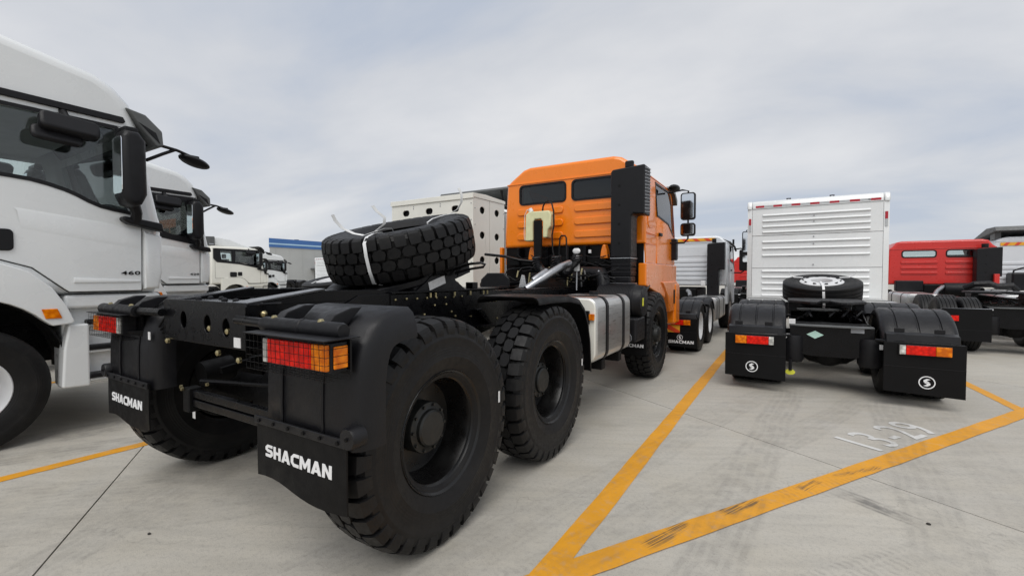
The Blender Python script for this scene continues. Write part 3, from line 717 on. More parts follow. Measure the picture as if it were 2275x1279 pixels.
# mudguards, flaps, lamps at both sides
fprof = [(1.24, .72), (1.237, .85), (1.24, .99), (1.252, 1.09), (1.28, 1.175), (1.325, 1.24), (1.385, 1.28), (1.46, 1.303), (1.57, 1.312)]
for sg in (1, -1):
    xa, xb = sorted((sg*.63, sg*1.335))
    fd = fender_arc(t, xa, xb, fprof, lip=.13, sides=(True, True), ribs=0)
    for xx in (.80, 1.10):
        t.part('fender_rib', MB().tube([(sg*xx, y-.004, z) for y, z in fprof[:4]], .008, 6), 'fender', fd)
    t.part('fender_edge_bead', MB().tube([(sg*1.325, y+.12*(1 if i < 3 else .75 if i < 5 else .3 if i < 7 else 0), z-.12*(0 if i < 3 else .5 if i < 5 else .9 if i < 7 else 1)) for i, (y, z) in enumerate(fprof)], .008, 6), 'fender', fd)
    for xx in (.80, 1.14):
        t.part('bracket', MB().plate([(1.21, 1.20), (1.27, 1.20), (1.40, 1.318), (1.34, 1.318), (1.25, 1.29), (1.21, 1.25)], 'x', sg*(xx-.03), sg*(xx+.03)), 'fender', bev=.006)
        t.part('bolt', MB().lathe([(.015, 0), (.015, -.014), (.007, -.02), (0, -.022)], (sg*xx, 1.21, 1.262), 'y', 10), 'zinc')
    # support tube
    t.part('fender_tube', MB().cyl((sg*.43, 1.23, 1.235), (sg*.80, 1.21, 1.232), .024, 16), 'frame')
    t.part('fender_sleeve', MB().lathe([(.0, .72), (.034, .72), (.036, .73), (.036, 1.0), (.040, 1.005), (.040, 1.02), (.036, 1.025), (.036, 1.27), (.03, 1.285), (0, 1.287)] if sg > 0 else [(.0, -.72), (.034, -.72), (.036, -.73), (.036, -1.0), (.040, -1.005), (.040, -1.02), (.036, -1.025), (.036, -1.27), (.03, -1.285), (0, -1.287)], (0, 1.205, 1.232), 'x', 20), 'plastic')
    # lamp with hood and wire guard
    xa, xb = sorted((sg*.78, sg*1.30))
    yl = 1.09 if sg > 0 else 1.135
    la, lb = (xa+.085, xb) if sg > 0 else (xa, xb-.085)
    order = [('lenswhite', .08), ('lensred', .70), ('lensamb', .22)]
    lamp = tail_lamp(t, la, lb, yl+.035, 1.083, 1.188, order if sg > 0 else order[::-1], depth=.08)
    sx_ = sg*1.30; t.part('side_amber_lens', MB().box(*sorted((sx_+.006*sg, sx_+.016*sg)), yl+.045, yl+.11, 1.09, 1.18), 'lensamb', lamp, bev=.004)
    t.part('lamp_backing', MB().box(xa, xb+.02 if sg > 0 else xb, yl+.116, yl+.125, 1.06, 1.20), 'frame', lamp)
    t.part('lamp_hood', MB().box(xa-.02, xb+.03, yl-.012, yl+.16, 1.206, 1.211), 'plastic', lamp, bev=.002)
    gm = MB(); wr = .0012; gx0, gx1, gz0, gz1 = xa-.01, xb+.02, 1.05, 1.204
    nx, nz_ = 17, 5
    for i in range(nx+1):
        x = gx0+(gx1-gx0)*i/nx; gm.tube([(x, yl+.11, gz0), (x, yl, gz0), (x, yl-.004, gz1)], wr, 4)
    for j in range(nz_+1):
        z = gz0+(gz1-gz0)*j/nz_; gm.tube([(gx0, yl+.11, z), (gx0, yl, z), (gx1, yl, z), (gx1, yl+.11, z)], wr, 4)
    for j in range(3):
        y = yl+.035*j; gm.tube([(gx0, y, gz0), (gx1, y, gz0)], wr, 4)
    t.part('wire_guard', gm, 'frame', lamp, smooth=0)
    # flap
    xa, xb = sorted((sg*.615, sg*1.275)); rows = 9; cols = 12; fr, bk = [], []; fy = lambda u, w: 1.22+.008*math.sin(u*6.3+1)*w*w-.008*w
    for i in range(rows):
        w = i/(rows-1); 
        for j in range(cols):
            u = j/(cols-1); zb = .475+.018*math.sin(u*5.2+.6)-(.012*u if sg > 0 else -.012*u)
            z = .775+(zb-.775)*w; y = fy(u, w)
            fr.append((xa+(xb-xa)*u, y, z)); bk.append((xa+(xb-xa)*u, y+.008, z))
    f = []; n = rows*cols
    for i in range(rows-1):
        for j in range(cols-1):
            q = i*cols+j; f += [[q, q+1, q+cols+1, q+cols], [n+q, n+q+cols, n+q+cols+1, n+q+1]]
    for j in range(cols-1):
        for q in (j, (rows-1)*cols+j): f.append([q, q+1, n+q+1, n+q])
    for i in range(rows-1):
        for q in (i*cols, i*cols+cols-1): f.append([q, q+cols, n+q+cols, n+q])
    flap = t.part('mud_flap', MB().add(fr+bk, f), 'flap')
    t.part('flap_strip', MB().box(xa-.006, xb+.006, 1.206, 1.219, .742, .782), 'fender', flap, bev=.005)
    for k in range(6): t.part('rivet', MB().cyl((xa+.04+(xb-xa-.08)*k/5, 1.207, .762), (xa+.04+(xb-xa-.08)*k/5, 1.200, .762), .009, 8), 'flap', flap)
    tm = block_text('SHACMAN', xa+.075, xb-.09, .592, .650, 0); tm.v = [(p[0], fy((p[0]-xa)/(xb-xa), (.775-p[2])/.30)-.001+p[1], p[2]) for p in tm.v]
    t.part('lettering', tm, 'textw', flap, smooth=0)
    t.part('round_clamp', MB().lathe([(.0, 1.20), (.042, 1.20), (.047, 1.208), (.047, 1.27), (0, 1.27)], (sg*1.30, 0, .79), 'y', 24), 'fender', flap)
    t.part('bolt', MB().cyl((sg*1.30, 1.20, .79), (sg*1.30, 1.193, .79), .008, 8), 'dark', flap)
# fifth wheel (coupling plate) tilted back on its pedestals
TI = R(16)
FW = Matrix.Translation((0, 2.78, 1.47)) @ Matrix.Rotation(TI, 4, 'X')
m = MB().plate([(-.45, .40), (-.45, -.25), (-.36, -.42), (-.20, -.62), (-.13, -.62), (-.05, -.2), (.05, -.2), (.13, -.62), (.20, -.62), (.36, -.42), (.45, -.25), (.45, .40), (.33, .50), (-.33, .50)], 'z', -.02, .03).xf(FW)
fw = t.part('fifth_wheel', m, 'plastic', bev=.008)
t.part('skirt', MB().box(-.44, .44, -.3, .42, -.10, -.02).xf(FW), 'plastic', fw, bev=.01)
for sg in (1, -1):
    t.part('pedestal', MB().plate([(2.5, 1.34), (3.12, 1.34), (2.98, 1.42), (2.90, 1.50), (2.72, 1.50), (2.62, 1.42)], 'x', sg*.36, sg*.46), 'plastic', fw, bev=.008)
t.part('release_handle', MB().tube([(.46, 2.95, 1.51), (.60, 2.98, 1.555), (.69, 3.01, 1.565), (.72, 3.03, 1.55), (.70, 3.03, 1.53), (.60, 3.0, 1.515), (.46, 2.97, 1.48)], .011, 8), 'plastic', fw)
t.part('maker_label', MB().box(.4605, .4625, -.16, .04, -.085, -.02).xf(FW), 'labelw', fw)
t.part('mounting_plate', MB().box(-.46, .47, 2.25, 3.62, 1.331, 1.345), 'frame', fw, bev=.003)
t.part('front_stop', MB().box(.36, .44, 3.24, 3.32, 1.345, 1.40), 'frame', fw, bev=.005)
m = MB()
for k in range(5):
    a0 = random.uniform(0, 6); c = Vector((.475, 2.72+.07*k, 1.49)); m.tube([c+Vector((.012*math.sin(a), .03*math.cos(a+a0), .03*math.sin(a*1.3+a0))) for a in [q*.6 for q in range(11)]], .006, 5)
t.part('lock_chain', m, 'dark', fw)
t.part('bracket', MB().plate([(3.22, 1.16), (3.30, 1.17), (3.47, 1.02), (3.40, 1.02)], 'x', .45, .50), 'frame', bev=.006)
t.part('bracket_foot', MB().box(.445, .55, 3.22, 3.50, 1.005, 1.018), 'frame', bev=.003)
# cab
cab, wall, prof = rear_wall_cab(t, 'orange', 6.3, 8.28, 1.155, 1.095, 1.91, 2.95, 3.18, [(-.85, -.06, 2.60, 2.885), (.06, .85, 2.60, 2.885)], (2.47, 2.275, 2.08), ((-.90, -.09), (.09, .95)), hr=.80, glassm='glassdark', ribw=.105, zs=1.64)
t.part('cab_side_moulding', MB().box(1.15, 1.165, 6.36, 6.93, 2.06, 2.075), 'orange', bev=.004)
t.part('quarter_recess', MB().plate(rrect(6.50, 6.90, 2.15, 2.86, .10), 'x', 1.118, 1.142), 'orange', bev=.02, seg=3)
t.part('lower_corner', MB().plate([(6.28, 1.32), (7.45, 1.10), (7.5, 1.34), (7.95, 1.34), (8.30, 1.34), (8.30, 1.635), (6.28, 1.635)], 'x', 1.06, 1.175), 'orange', bev=.02, seg=3)
t.part('wing_panel', MB().plate([(7.15, 1.36), (8.28, 1.36), (8.28, .86), (7.72, .86), (7.55, 1.12), (7.35, 1.25)], 'x', 1.10, 1.20), 'orange', bev=.02, seg=3)
t.part('wing_step', MB().box(1.201, 1.205, 7.95, 8.12, .98, 1.22), 'dark', bev=.003)
t.part('lower_corner', MB().plate([(6.5, 1.34), (8.30, 1.34), (8.30, 1.64), (6.5, 1.64)], 'x', -1.06, -1.175), 'orange', bev=.02)
t.part('side_pillar', MB().box(-1.20, -1.15, 6.22, 6.30, 1.30, 1.92), 'orange', bev=.01)
t.part('side_foot', MB().box(-1.24, -1.15, 6.18, 6.30, 1.18, 1.36), 'orange', bev=.01)
for x in (-.55, .62):
    t.part('cab_mount', MB().plate([(x-.06, 1.70), (x+.06, 1.70), (x+.045, 1.82), (x+.02, 1.90), (x-.02, 1.90), (x-.045, 1.82)], 'y', 6.12, 6.24), 'orange', bev=.015)
t.part('front_bumper', MB().box(-1.22, 1.22, 8.05, 8.40, .62, 1.33), 'orange', bev=.05)
fender_arc(t, .80, 1.18, [(6.62-.74*math.cos(R(a)), .62+.74*math.sin(R(a))) for a in range(15, 80, 8)], lip=.03, name='front_mudguard')
# curtain, seats inside
t.part('curtain', MB().plate([(-.82, 2.60), (-.64, 2.60), (-.70, 2.70), (-.74, 2.80), (-.70, 2.885), (-.83, 2.885)], 'y', 6.36, 6.39), 'curtain', cab, bev=.01)
t.part('seat_back', MB().box(-.85, .85, 7.0, 7.2, 1.7, 2.5), 'interior', cab, bev=.05)
t.part('headlining', MB().box(-1.0, 1.0, 6.4, 8.2, 2.93, 2.95), 'interior', cab)
# roof lamp, sun visor horn
t.part('roof_vent', MB().box(.88, 1.0, 6.22, 6.29, 2.96, 3.06), 'plastic', bev=.02)
t.part('sun_visor', MB().plate([(7.86, 2.93), (8.10, 3.00), (8.42, 2.80), (8.40, 2.70), (8.2, 2.86)], 'x', -1.12, 1.16), 'greyfairing', bev=.008)
mirror_set(t, 1.46, 7.72, 2.36, 2.80, .23, 1, True)
t.part('kerb_mirror', MB().ball((1.28, 7.55, 2.86), .12, (.7, 1.4, .45), 14, 8), 'plastic')
t.part('mirror_base', MB().box(1.15, 1.25, 7.9, 8.05, 1.72, 2.08), 'plastic', bev=.02)
# air intake stack
sn = snorkel(t, .79, 1.07, 1.245, 5.90, 6.20, 1.70, 2.28, 2.91)
m = MB()
for k in range(9): m.box(.80-.006*(k % 2), 1.06+.006*(k % 2), 5.92-.006*(k % 2), 6.18, 1.46+.026*k, 1.46+.026*k+.024)
t.part('intake_bellows', m, 'plastic', bev=.004)
t.part('bellows_clip', MB().box(.785, 1.075, 5.905, 6.2, 1.685, 1.70), 'steel', bev=.003)
t.part('bellows_clip', MB().box(.785, 1.075, 5.905, 6.2, 1.345, 1.36), 'steel', bev=.003)
t.part('intake_elbow', MB().box(.80, 1.06, 5.92, 6.18, 1.36, 1.46), 'plastic', bev=.03, seg=3)
t.part('air_filter', MB().lathe([(0, .72), (.20, .72), (.215, .74), (.215, 1.20), (.20, 1.22), (.19, 1.30), (0, 1.31)], (0, 5.72, 1.14), 'x', 32), 'plastic')
m = MB()
for k in range(22): m.lathe([(.216, .74+.02*k), (.222, .743+.02*k), (.222, .75+.02*k), (.216, .753+.02*k)], (0, 5.72, 1.14), 'x', 32)
t.part('filter_fins', m, 'plastic')
t.part('yellow_clip', MB().box(1.30, 1.312, 5.62, 5.66, 1.08, 1.18), 'yellowtag', bev=.003)
t.part('battery_box', MB().box(.70, 1.28, 5.45, 5.86, .64, .94), 'plastic', bev=.03, seg=3)
for x in (1.02, 1.2): t.part('box_catch', MB().tube([(x, 5.445, .74), (x+.02, 5.435, .72), (x+.02, 5.435, .67), (x, 5.445, .65)], .004, 6), 'greyplate')
fl = t.part('front_flap', MB().box(.80, 1.28, 5.93, 5.94, .40, 1.0), 'flap', bev=.002)
t.part('lettering', block_text('SHACMAN', .92, 1.25, .515, .56, 5.885), 'textw', fl, smooth=0)
t.part('flap_lower', MB().box(.78, 1.29, 5.887, 5.895, .42, .66), 'flap', fl)
# exhaust, engine mass, hoses
t.part('engine', MB().box(-.42, .42, 5.75, 7.8, .9, 1.5), 'dark', bev=.05)
t.part('gearbox', MB().lathe([(.2, 4.7), (.3, 5.0), (.38, 5.6), (.42, 5.9)], (0, 0, 1.05), 'y', 20), 'dark')
t.part('exhaust_pipe', MB().tube([(.06, 4.88, 1.29), (.14, 4.98, 1.37), (.24, 5.13, 1.47), (.33, 5.3, 1.57), (.37, 5.5, 1.62)], .048, 16), 'steel')
t.part('exhaust_pipe', MB().tube([(.10, 4.98, 1.40), (.15, 5.06, 1.46), (.18, 5.2, 1.52)], .035, 12), 'steel')
t.part('exhaust_shield', MB().plate([(-.06, 1.31), (.05, 1.31), (.02, 1.46), (-.02, 1.47)], 'y', 4.90, 4.92), 'alloy', bev=.003)
t.part('charge_pipe', MB().tube([(.30, 5.95, 1.50), (.55, 5.92, 1.50), (.70, 5.8, 1.49), (.76, 5.72, 1.40), (.78, 5.7, 1.25)], .085, 16), 'plastic')
t.part('charge_pipe', MB().tube([(-.42, 6.0, 1.40), (.0, 6.0, 1.45), (.30, 5.95, 1.50)], .10, 16), 'plastic')
for x, ph in ((.05, 0), (.38, 1)):
    pts = []
    for k in range(200):
        a = k*.68; s_ = k/199
        ang = math.pi*1.0*s_; cx_ = x+.15*math.cos(ang)*(-1); cz = 1.72-.22*math.sin(ang)
        pts.append((cx_+.055*math.cos(a)*abs(math.cos(ang)), 5.45+.06*math.sin(a)-.06*ph, cz+.055*math.cos(a)*math.sin(ang)))
    t.part('coiled_air_hose', MB().tube(pts, .013, 6), 'fender')
t.part('hose_stand', MB().tube([(.02, 5.9, 1.42), (.04, 5.9, 2.0), (.06, 5.9, 2.03), (.12, 5.9, 2.03), (.14, 5.9, 2.0), (.16, 5.9, 1.42)], .012, 8), 'plastic')
for k in range(26):
    x0 = random.uniform(-1.0, .75); y0 = random.uniform(5.5, 6.25); z0 = random.uniform(1.28, 1.56)
    pts = [(x0, y0, z0)]
    for q in range(4): pts.append((pts[-1][0]+random.uniform(.03, .18), pts[-1][1]+random.uniform(-.08, .08), max(1.25, min(1.58, pts[-1][2]+random.uniform(-.09, .09)))))
    t.part('pipework', MB().tube(pts, random.choice((.008, .011, .016)), 6), random.choice(('dark', 'frame', 'plastic', 'plastic')))
for k in range(16):
    x0 = random.uniform(-.6, .75); t.part('fitting', MB().cyl((x0, 5.7, random.uniform(1.3, 1.58)), (x0, 5.66, random.uniform(1.3, 1.58)), .012, 6), random.choice(('zinc', 'steel')))
t.part('rear_beam', MB().box(-1.05, 1.05, 6.20, 6.28, 1.62, 1.74), 'dark', bev=.01)
t.part('underside_shade_sheet', MB().box(-1.14, 1.12, 6.34, 6.36, 1.0, 1.92), 'dark')  # dark sheet filling in the shade under the cab's rear wall
t.part('left_mudguard', MB().plate([(-1.22, .9), (-.70, .9), (-.70, 1.42), (-.80, 1.50), (-1.10, 1.50), (-1.22, 1.4)], 'y', 5.70, 5.74), 'plastic', bev=.02)
t.part('left_mudguard_top', MB().box(-1.22, -.72, 5.72, 6.6, 1.32, 1.36), 'plastic', bev=.01)
t.part('side_bar', MB().tube([(-1.30, 5.95, 1.80), (-.95, 5.98, 1.76), (-.70, 6.02, 1.70), (-.52, 6.1, 1.68)], .022, 8), 'frame')
t.part('grab_bracket', MB().tube([(-1.30, 5.95, 1.80), (-1.32, 6.1, 1.80), (-1.2, 6.25, 1.78)], .02, 6), 'frame')
for x in (-.80, -.30, .05, .32): t.part('cab_crossrail', MB().box(x-.02, x+.02, 6.14, 6.32, 1.62, 1.90), 'frame', bev=.006)
for k in range(10):
    x0 = random.uniform(-.9, .7); z0 = random.uniform(1.62, 1.86); t.part('cable', MB().tube([(x0, 6.12, z0), (x0+.12, 6.08, z0-random.uniform(.02, .12)), (x0+.26, 6.10, z0-random.uniform(-.04, .10)), (x0+.36, 6.14, z0)], random.choice((.007, .010)), 6), random.choice(('plastic', 'frame')))
t.part('white_clip', MB().box(.40, .44, 6.09, 6.11, 1.78, 1.83), 'labelw', bev=.004)
# coolant tank with stand and hoses
tank = MB().plate([(-.57, 1.98), (-.43, 1.98), (-.43, 2.26), (-.40, 2.30), (-.30, 2.30), (-.27, 2.26), (-.27, 2.02), (-.20, 2.02), (-.18, 2.14), (-.14, 2.18), (-.13, 2.36), (-.17, 2.42), (-.50, 2.42), (-.56, 2.38)], 'y', 5.95, 6.10)
tk = t.part('coolant_tank', tank, 'reservoir', bev=.02, seg=3)
t.part('tank_cap', MB().cyl((-.49, 6.02, 2.42), (-.52, 6.02, 2.47), .035, 16), 'labelw', tk)
t.part('tank_stand', MB().box(-.405, -.275, 5.93, 5.96, 1.62, 2.28), 'dark', tk, bev=.004)
t.part('tank_hose', MB().tube([(-.32, 6.05, 2.40), (-.31, 6.05, 2.50), (-.27, 6.04, 2.56), (-.20, 6.02, 2.57), (-.14, 6.0, 2.52), (-.10, 5.98, 2.40), (-.09, 5.97, 2.2), (-.12, 5.97, 2.05), (-.10, 5.95, 1.85), (-.05, 5.93, 1.65)], .012, 8), 'plastic', tk)
t.part('tank_hose', MB().tube([(-.34, 6.08, 2.42), (-.33, 6.08, 2.50), (-.30, 6.08, 2.54)], .010, 8), 'plastic', tk)
t.part('vent_line', MB().tube([(-.50, 6.0, 2.44), (-.56, 6.0, 2.46), (-.60, 6.0, 2.38), (-.61, 6.0, 2.1), (-.60, 6.0, 2.0)], .005, 6), 'labelw', tk)
t.part('hanging_tag', MB().plate(rrect(.465, .545, 1.52, 1.72, .01), 'y', 5.42, 5.425), 'labelw')
t.part('tag_bag', MB().ball((.49, 5.45, 1.78), .05, (1.1, .3, .8), 10, 6), 'labelw')
t.part('tag_print', MB().plate(circ(.505, 1.68, .018, 16), 'y', 5.418, 5.4195, [circ(.505, 1.68, .012, 16)]), 'greyplate')
t.part('tag_stalk', MB().cyl((.505, 5.43, 1.52), (.515, 5.40, 1.27), .008, 6), 'greyplate')
# fuel tank on the right and its mudguard
prof_t = rrect(.62, 1.275, .60, 1.245, .10, 5)
ft = t.part('fuel_tank', MB().rext(prof_t, 'y', 4.12, 5.22, .03, 3, cap=True), 'brushed', smooth=40)
t.part('tank_end', MB().plate(inset(prof_t, .012), 'y', 4.10, 4.125, ), 'white2', ft, bev=.015, seg=3)
for y in (4.38, 4.92):
    t.part('tank_strap', MB().plate(inset(prof_t, -.008), 'y', y, y+.06, [inset(prof_t, .004)]), 'plastic', ft, bev=.003)
    t.part('strap_rubber', MB().plate(inset(prof_t, -.004), 'y', y-.012, y+.072, [inset(prof_t, .006)]), 'dark', ft)
    t.part('strap_bolt', MB().cyl((1.2, y+.03, .60), (1.2, y+.03, .50), .012, 8), 'steel', ft)
t.part('tank_bracket', MB().box(.44, 1.24, 4.36, 4.46, .50, .60), 'dark', ft, bev=.01)
t.part('tank_bracket', MB().box(.44, 1.24, 4.90, 5.0, .50, .60), 'dark', ft, bev=.01)
t.part('filler_cap', MB().cyl((1.0, 4.75, 1.245), (1.0, 4.75, 1.29), .05, 16), 'plastic', ft)
t.part('amber_marker', MB().box(1.21, 1.26, 4.07, 4.098, 1.03, 1.09), 'lensamb', ft, bev=.004)
t.part('marker_bracket', MB().box(1.15, 1.21, 4.06, 4.098, .99, 1.12), 'dark', ft, bev=.004)
gprof = [(2.92, 1.30), (3.2, 1.305), (3.5, 1.295), (3.72, 1.26), (3.84, 1.18), (3.93, 1.04), (3.99, .85), (4.02, .56)]
fender_arc(t, .72, 1.275, gprof, lip=.05, name='front_tandem_mudguard', mat='flap', thick=.01)
t.part('air_tank', MB().lathe([(0, -.35), (.10, -.33), (.12, -.28), (.12, .28), (.10, .33), (0, .35)], (-.75, 4.6, .85), 'x', 20), 'dark')
t.part('left_fuel_tank', MB().rext([(-x, z) for x, z in prof_t], 'y', 4.12, 5.22, .03, 3, cap=True), 'brushed', smooth=40)

# spare tyre strapped on the coupling plate
SPc = Matrix.Translation((XC, 2.74, 1.715)) @ Matrix.Rotation(TI, 4, 'X')
st = T('spare_tyre_assembly', 'chunky black spare tyre strapped flat on the orange truck behind its cab', 'tyre', (XC+.045, 2.765, 1.49))
tyre = bpy.data.objects.new('tyre', ME['otyre']); COL.objects.link(tyre); tyre.parent = st.root
tyre.matrix_local = Matrix.Translation((0, 0, .215)) @ Matrix.Rotation(TI, 4, 'X') @ Matrix.Rotation(R(-90), 4, 'Y')
rim = bpy.data.objects.new('rim', ME['orim']); COL.objects.link(rim); rim.parent = st.root; rim.matrix_local = tyre.matrix_local.copy()
LM = Matrix.Translation((0, 0, .215)) @ Matrix.Rotation(TI, 4, 'X') @ Matrix.Diagonal((1, 1, .90, 1))
def strap(ang, name='strap'):
    a = R(ang); d = Vector((math.cos(a), math.sin(a), 0)); w = Vector((-math.sin(a), math.cos(a), 0))*.012
    pts = [d*.27+Vector((0, 0, -.1)), d*.275+Vector((0, 0, .17)), d*.33+Vector((0, 0, .195)), d*.45+Vector((0, 0, .207)), d*.56+Vector((0, 0, .20)), d*.618+Vector((0, 0, .16)), d*.634+Vector((0, 0, .06)), d*.634+Vector((0, 0, -.06)), d*.615+Vector((0, 0, -.17)), d*.5+Vector((0, 0, -.22))]
    st.part(name, MB().ribbon(pts, w, .002).xf(LM), 'strap', smooth=60)
strap(-68); strap(66)
LM2 = LM @ Matrix.Rotation(R(18), 4, 'Z')
def tail(pts, wv=(.004, .010, .004)): st.part('strap_tail', MB().ribbon([(LM2 if pts[0][1] < 0 else LM) @ Vector(p) for p in pts], wv, .0015), 'strap', smooth=60)
tail([(-.02, -.50, .21), (-.08, -.52, .235), (-.14, -.55, .29), (-.17, -.57, .36), (-.175, -.58, .41)])
tail([(-.02, -.50, .21), (.06, -.46, .225), (.12, -.42, .27), (.13, -.41, .32), (.09, -.43, .38), (.07, -.44, .43)])
tail([(.22, .45, .21), (.27, .50, .24), (.31, .52, .30), (.32, .53, .37), (.30, .53, .44)])
tail([(.06, -.46, .222), (.10, -.40, .232), (.12, -.32, .215), (.10, -.26, .16)], (.008, -.006, 0))


# ------------------------------------------------------------------ generic road tractor chassis (x from centre line, y from the rear axle)
def chassis(t, axles, fa, zt=.98, kind='b', style='emblem', front_kind='w', yend=None, plain=False, guards=True):
    ax = axles
    for y in axles:
        for sg in (1, -1):
            wheel(t, sg*.98, y, .52, kind)
            if not plain: t.inst('inner_tyre', ME['rtyre'], (sg*.64, y, .52), (0, 0, 0))
        t.part('axle_housing', MB().lathe([(.07, -.9), (.09, -.35), (.20, -.2), (.23, 0), (.20, .2), (.09, .35), (.07, .9)], (0, y, .52), 'x', 18), 'dark')
    for sg in (1, -1): wheel(t, sg*1.06, fa, .52, front_kind)
    y0 = axles[0]-.42; y1 = yend or fa+1.0
    for sg in (1, -1):
        rl = t.part('frame_rail', MB().plate([(y0+.01, zt-.20), (y0+.6, zt-.28), (y1, zt-.28), (y1, zt-.02), (y0+.9, zt), (y0+.5, zt-.10), (y0+.01, zt-.12)], 'x', sg*.42, sg*.41), 'frame')
        t.part('rail_flange', MB().box(*sorted((sg*.42, sg*.33)), y0+.9, y1, zt-.001, zt+.009), 'frame', rl)
    cm = t.part('rear_crossmember', MB().plate([(-.43, zt-.46), (-.2, zt-.50), (.2, zt-.50), (.43, zt-.46), (.43, zt-.13), (-.43, zt-.13)], 'y', y0, y0+.012), 'frame', bev=.004)
    t.part('crossmember_top', MB().plate([(-.43, y0+.012), (-.30, y0-.05), (.30, y0-.05), (.43, y0+.012), (.43, y0+.12), (-.43, y0+.12)], 'z', zt-.128, zt-.112), 'greyfairing', cm, bev=.003)
    if plain: return
    for sg in (1, -1):
        xa, xb = sorted((sg*.47, sg*1.15))
        for k, y in enumerate(axles if guards else []):
            pr = [(y-.63*math.cos(R(a)), .46+.60*math.sin(R(a))) for a in range(28 if k == 0 else 50, 151, 11)]
            fd = fender_arc(t, xa, xb, pr, lip=.07, ribs=3)
            if k == 0:
                t.part('fender_step', MB().rext([(y-.66, .70), (y-.56, .70), (y-.52, .78), (y-.55, .82), (y-.64, .80)], 'x', xa+.03, xb-.03, .01, 2, cap=True), 'fender', fd)
                for q in (.22, .72): t.part('fender_catch', MB().box(xa+.68*q-.045, xa+.68*q+.045, y-.615, y-.60, .82, .87), 'plastic', fd, bev=.006)
        yb = axles[0]-.74
        t.part('support_tube', MB().tube([(sg*.42, yb+.18, zt-.24), (sg*.60, yb+.08, .715), (sg*1.14, yb+.06, .705)], .018, 8), 'frame')
        flap = t.part('mud_flap', MB().plate([(xa, .17), (xb, .15), (xb, .72), (xa, .72)] if guards else [(xa, .25), (xb, .25), (xb, .85), (xa, .85)], 'y', yb+.02, yb+.03), 'flap', bev=.003)
        t.part('flap_fold', MB().box(xa, xb, yb+.016, yb+.0195, .452, .458), 'fender', flap)
        la, lb = sorted((sg*.60, sg*1.03))
        order = [('lenswhite', .13), ('lensred', .57), ('lensamb', .30)]
        if guards: tail_lamp(t, la, lb, yb, .595, .695, order if sg > 0 else order[::-1], depth=.02)
        if style == 'emblem': t.part('emblem', emblem((xa+xb)/2+.03*sg, .30, .07, yb+.018), 'textw', flap, smooth=0)
        if style == 'name':
            t.part('emblem', emblem((xa+xb)/2+.02, .345, .055, yb+.018), 'textw', flap, smooth=0)
            t.part('lettering', block_text('SHACMAN', xa+.14, xb-.06, .225, .285, yb+.018), 'textw', flap, smooth=0)
            q0 = xa+.08 if sg > 0 else xb-.36
            t.part('chevron_plate', MB().plate([(q0, .44), (q0+.28, .44), (q0+.28, .60), (q0, .60)], 'y', yb+.012, yb+.016), 'tapeyel', flap)
            t.part('chevron_stripe', MB().plate([(q0, .60), (q0, .52), (q0+.18, .44), (q0+.28, .44), (q0+.28, .47), (q0+.06, .60)], 'y', yb+.008, yb+.0115), 'taporg', flap)
        t.part('air_spring', MB().lathe([(0, .36), (.11, .36), (.13, .40), (.13, .66), (.12, .70), (0, .70)], (sg*.40, axles[0]-.36, 0), 'z', 22), 'plastic')
    t.part('cross_beam', MB().box(-.42, .42, axles[0]-.2, axles[0]-.05, zt-.42, zt-.1), 'dark', bev=.02)
    t.part('differential_nose', MB().ball((0, axles[0]-.12, .50), .21, (1, .8, 1), 18, 10), 'dark')
    for k in range(10):
        x = random.uniform(-.4, .4); y = axles[0]+random.uniform(-.3, .3); z = zt-.12+random.uniform(-.02, .12)
        t.part('air_line', MB().tube([(x, y, z), (x+random.uniform(-.1, .1), y+.3, z+.05), (x+random.uniform(-.2, .2), y+.7, z), (x+random.uniform(-.2, .2), y+1.2, z-.06)], .012, 6), random.choice(('dark', 'plastic', 'frame')))
    mid = (axles[0]+axles[-1])/2
    fw = t.part('fifth_wheel', MB().plate([(-.45, mid+.40), (-.45, mid-.25), (-.20, mid-.62), (-.13, mid-.62), (-.05, mid-.2), (.05, mid-.2), (.13, mid-.62), (.20, mid-.62), (.45, mid-.25), (.45, mid+.40), (.33, mid+.50), (-.33, mid+.50)], 'z', zt+.12, zt+.16), 'plastic', bev=.01)
    t.part('pedestal', MB().box(-.44, -.34, mid-.15, mid+.2, zt, zt+.12), 'plastic', fw); t.part('pedestal', MB().box(.34, .44, mid-.15, mid+.2, zt, zt+.12), 'plastic', fw)
    for sg in (1, -1):
        pt = rrect(*sorted((sg*.50, sg*1.16)), .42, 1.02, .09, 4)
        yk0, yk1 = axles[-1]+.78, fa-.95
        if yk1-yk0 > .5:
            ft = t.part('fuel_tank', MB().rext(pt, 'y', yk0, yk1, .03, 2, cap=True), 'brushed', smooth=40)
            for q in (.25, .75): t.part('tank_strap', MB().plate(inset(pt, -.006), 'y', yk0+(yk1-yk0)*q, yk0+(yk1-yk0)*q+.06, [inset(pt, .004)]), 'plastic', ft)
    t.part('engine', MB().box(-.40, .40, fa-.9, fa+.9, .6, zt+.25), 'dark', bev=.05)

